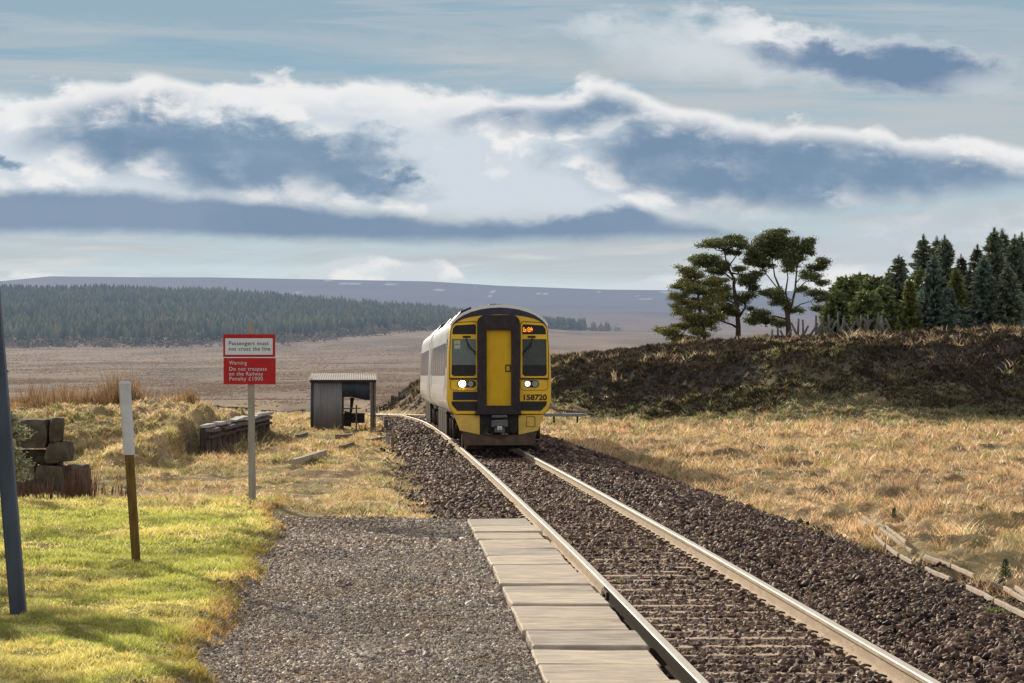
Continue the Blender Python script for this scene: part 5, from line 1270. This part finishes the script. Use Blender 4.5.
# lichen-grey sapling behind the pole and dead stems before the blocks
def grey_sapling():
    b = ground_at(13, 500); S = b.y/3000; t = empty('lichen_sapling', b); tag(t, 'pale grey-green lichen covered sapling behind the leaning pole', 'sapling')
    mb = MB(); mb.tube([(0, 0, 0), (-.03, 0, .6), (-.02, 0, 1.35)], [.03, .02, .008], 6); mb.build('trunk', M_bark, t)
    parts = []; tw = MB()
    for k in range(26):
        z = rnd.uniform(.25, 1.3); a = rnd.uniform(0, 6.28); L = rnd.uniform(.10, .30)*(1.25-z*.5); e = Vector((L*math.cos(a), L*math.sin(a)*.8, z+L*.25))
        tw.tube([(0, 0, z), e*.5+Vector((0, 0, z*.5)), e], [.010, .007, .004], 4)
        for q in (.45, .75, 1): c = Vector((0, 0, z)).lerp(e, q); parts.append(needles(c.x, c.y, c.z, .07, .07, .03, 50, .038, [(.34, .35, .22), (.44, .44, .30), (.22, .24, .14)]))
    tw.build('twigs', M_bark, t, fix=False); V, Fa, C = cat(parts); npmesh('crown', V, Fa, M_leaf, C, t)
grey_sapling()
def dead_stems(px0, px1, py, hpx, n, lab):
    b = ground_at((px0+px1)/2, py); S = b.y/3000; mb = MB()
    for k in range(n):
        x = rnd.uniform(px0-(px0+px1)/2, px1-(px0+px1)/2)*S; h = hpx*S*rnd.uniform(.4, 1.1); y = rnd.uniform(-.25, .1); l = rnd.uniform(-.15, .15)
        mb.tube([(x, y, -.05), (x+l*h*.5, y, h*.55), (x+l*h*1.2, y+.02, h)], [.006, .005, .002], 4)
    o = mb.build('dead_stems', M_heathstem, fix=False); o.location = b; tag(o, lab, 'plant', kind='stuff')
M_heathstem = mat('dead_stem', (.20, .10, .07), (.12, .06, .045), rough=.9)
dead_stems(66, 100, 499, 34, 60, 'reddish dead stems in front of the right end of the stone heap'); dead_stems(20, 66, 500, 22, 50, 'reddish dead stems at the foot of the stone heap'); dead_stems(100, 135, 497, 16, 30, 'thin dead stems in the grass right of the stone heap')

# ------------------------------------------------------------------ conifer forest on the hillside
def forest():
    n = 30000; Y = 1600+1250*rng.random(n); px = -700+1312*rng.random(n)
    # foot and flank of the wood
    foot = np.interp(px, [-700, 0, 200, 300, 430, 480, 560, 607], [1600, 1610, 1640, 1700, 1950, 2150, 2350, 2550])+60*(fbm(px/30, px*0+2, 3)-.5)*2
    ok = Y > foot; ok &= ~((px > 560) & (rng.random(n) < ss(575, 612, px))); ok &= ~((px > 585) & (px < 592))
    X = (px-512)*Y/3000; X, Y = X[ok], Y[ok]; n = len(X); H = (6.5+4.5*rng.random(n))*(.65+.7*fbm(X/90, Y/160, 3)); Z = zground(X, Y)-1
    R = H*(.17+.07*rng.random(n)); k = 7; a = np.linspace(0, 2*np.pi, k, endpoint=False)[None]+rng.random((n, 1))*6
    rr = R[:, None]*(.7+.6*rng.random((n, k)))
    V1 = np.stack([X[:, None]+rr*np.cos(a), Y[:, None]+rr*np.sin(a), np.repeat((Z+H*.12)[:, None], k, 1)+H[:, None]*.12*rng.random((n, k))], -1)
    rr2 = rr*.55; V2 = np.stack([X[:, None]+rr2*np.cos(a+.4), Y[:, None]+rr2*np.sin(a+.4), (Z+H*.58)[:, None]+H[:, None]*.08*rng.random((n, k))], -1)
    tip = np.stack([X, Y, Z+H], -1)[:, None]; V = np.concatenate([V1, V2, tip], 1)
    F = []
    for j in range(k): F += [[j, (j+1) % k, k+j], [(j+1) % k, k+(j+1) % k, k+j], [k+j, k+(j+1) % k, 2*k]]
    Fa = (np.arange(n)[:, None, None]*(2*k+1)+np.array(F)[None]).reshape(-1, 3)
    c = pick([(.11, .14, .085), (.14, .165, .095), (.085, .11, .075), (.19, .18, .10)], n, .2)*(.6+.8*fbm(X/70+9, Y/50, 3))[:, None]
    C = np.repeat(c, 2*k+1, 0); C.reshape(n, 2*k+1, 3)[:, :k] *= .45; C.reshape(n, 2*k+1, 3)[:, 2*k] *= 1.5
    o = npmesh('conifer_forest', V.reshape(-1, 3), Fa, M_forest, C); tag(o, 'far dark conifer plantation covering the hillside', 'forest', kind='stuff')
    # scrub line at the foot
    n = 260; px = -100+720*rng.random(n); Y = np.interp(px, [-700, 0, 200, 300, 430, 480, 560, 607], [1600, 1610, 1640, 1700, 1950, 2150, 2350, 2550])-90*rng.random(n)**2; X = (px-512)*Y/3000
    P_ = [needles(x, y, z+1.5, 3, 3, 2, 26, 1.6, [(.26, .22, .15), (.2, .18, .12)]) for x, y, z in zip(X, Y, zground(X, Y))]
    V, Fa, C = cat(P_); o = npmesh('moor_scrub', V, Fa, M_forest, C); tag(o, 'low brown scrub along the foot of the far forest', 'scrub', kind='stuff')
forest()

# tussocks of the open moor
def moor_tussocks():
    n = 120000; Y = 245+1350*rng.random(n)**1.6; px = -60+(760)*rng.random(n); X = (px-512)*Y/3000
    cl = fbm(X/14, Y/40, 4); ok = (rng.random(n) < ss(.3, .7, cl)) & (X < -4); X, Y = X[ok], Y[ok]; n = len(X)
    h = (.08+.12*rng.random(n))*(1+Y/2400); nb = 3; c = pick([(.42, .29, .21), (.48, .34, .245), (.35, .245, .18), (.56, .41, .26), (.30, .25, .16)], n, .2, [.3, .25, .25, .12, .08])
    X = np.repeat(X, nb)+rng.normal(size=n*nb)*.25; Y = np.repeat(Y, nb)+rng.normal(size=n*nb)*.25; h = np.repeat(h, nb); c = np.repeat(c, nb, 0)
    V, Fa, C = blades(X, Y, zground(X, Y)-.02, h, h*.8, .5+.5*rng.random(n*nb), c, c*1.2)
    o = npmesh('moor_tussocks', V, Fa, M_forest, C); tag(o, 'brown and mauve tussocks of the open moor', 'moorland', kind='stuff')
moor_tussocks()

# bushes added just left of the view to cast shade on the near lawn
def shade_shrub(x, y, w, h, lab):
    z = zg(x, y); t = empty('shade_shrub', (x, y, z)); tag(t, lab, 'shade_shrub'); mb = MB(); parts = []
    for k in range(16):
        a = rnd.uniform(0, 6.28); e = Vector((math.cos(a)*w*rnd.uniform(.1, .5), math.sin(a)*w*rnd.uniform(.1, .5), h*rnd.uniform(.45, .95)))
        mb.tube([(0, 0, -.1), e*.5+Vector((0, 0, .1)), e], [.025, .015, .006], 5); parts.append(needles(e.x, e.y, e.z, .34, .34, .26, 420, .06, [(.10, .12, .05), (.16, .17, .07), (.07, .09, .04)]))
    mb.build('stems', M_bark, t, fix=False); V, Fa, C = cat(parts); npmesh('foliage', V, Fa, M_leaf, C, t)
shade_shrub(-6.0, 28.8, 1.9, 2.1, 'leafy bush added beyond the left edge of the picture to shade the near lawn')
shade_shrub(-5.6, 24.9, 1.3, 1.0, 'smaller bush added for shade beyond the left edge of the picture, nearer the camera')
scene.world.cycles.sampling_method = 'MANUAL'; scene.world.cycles.sample_map_resolution = 512
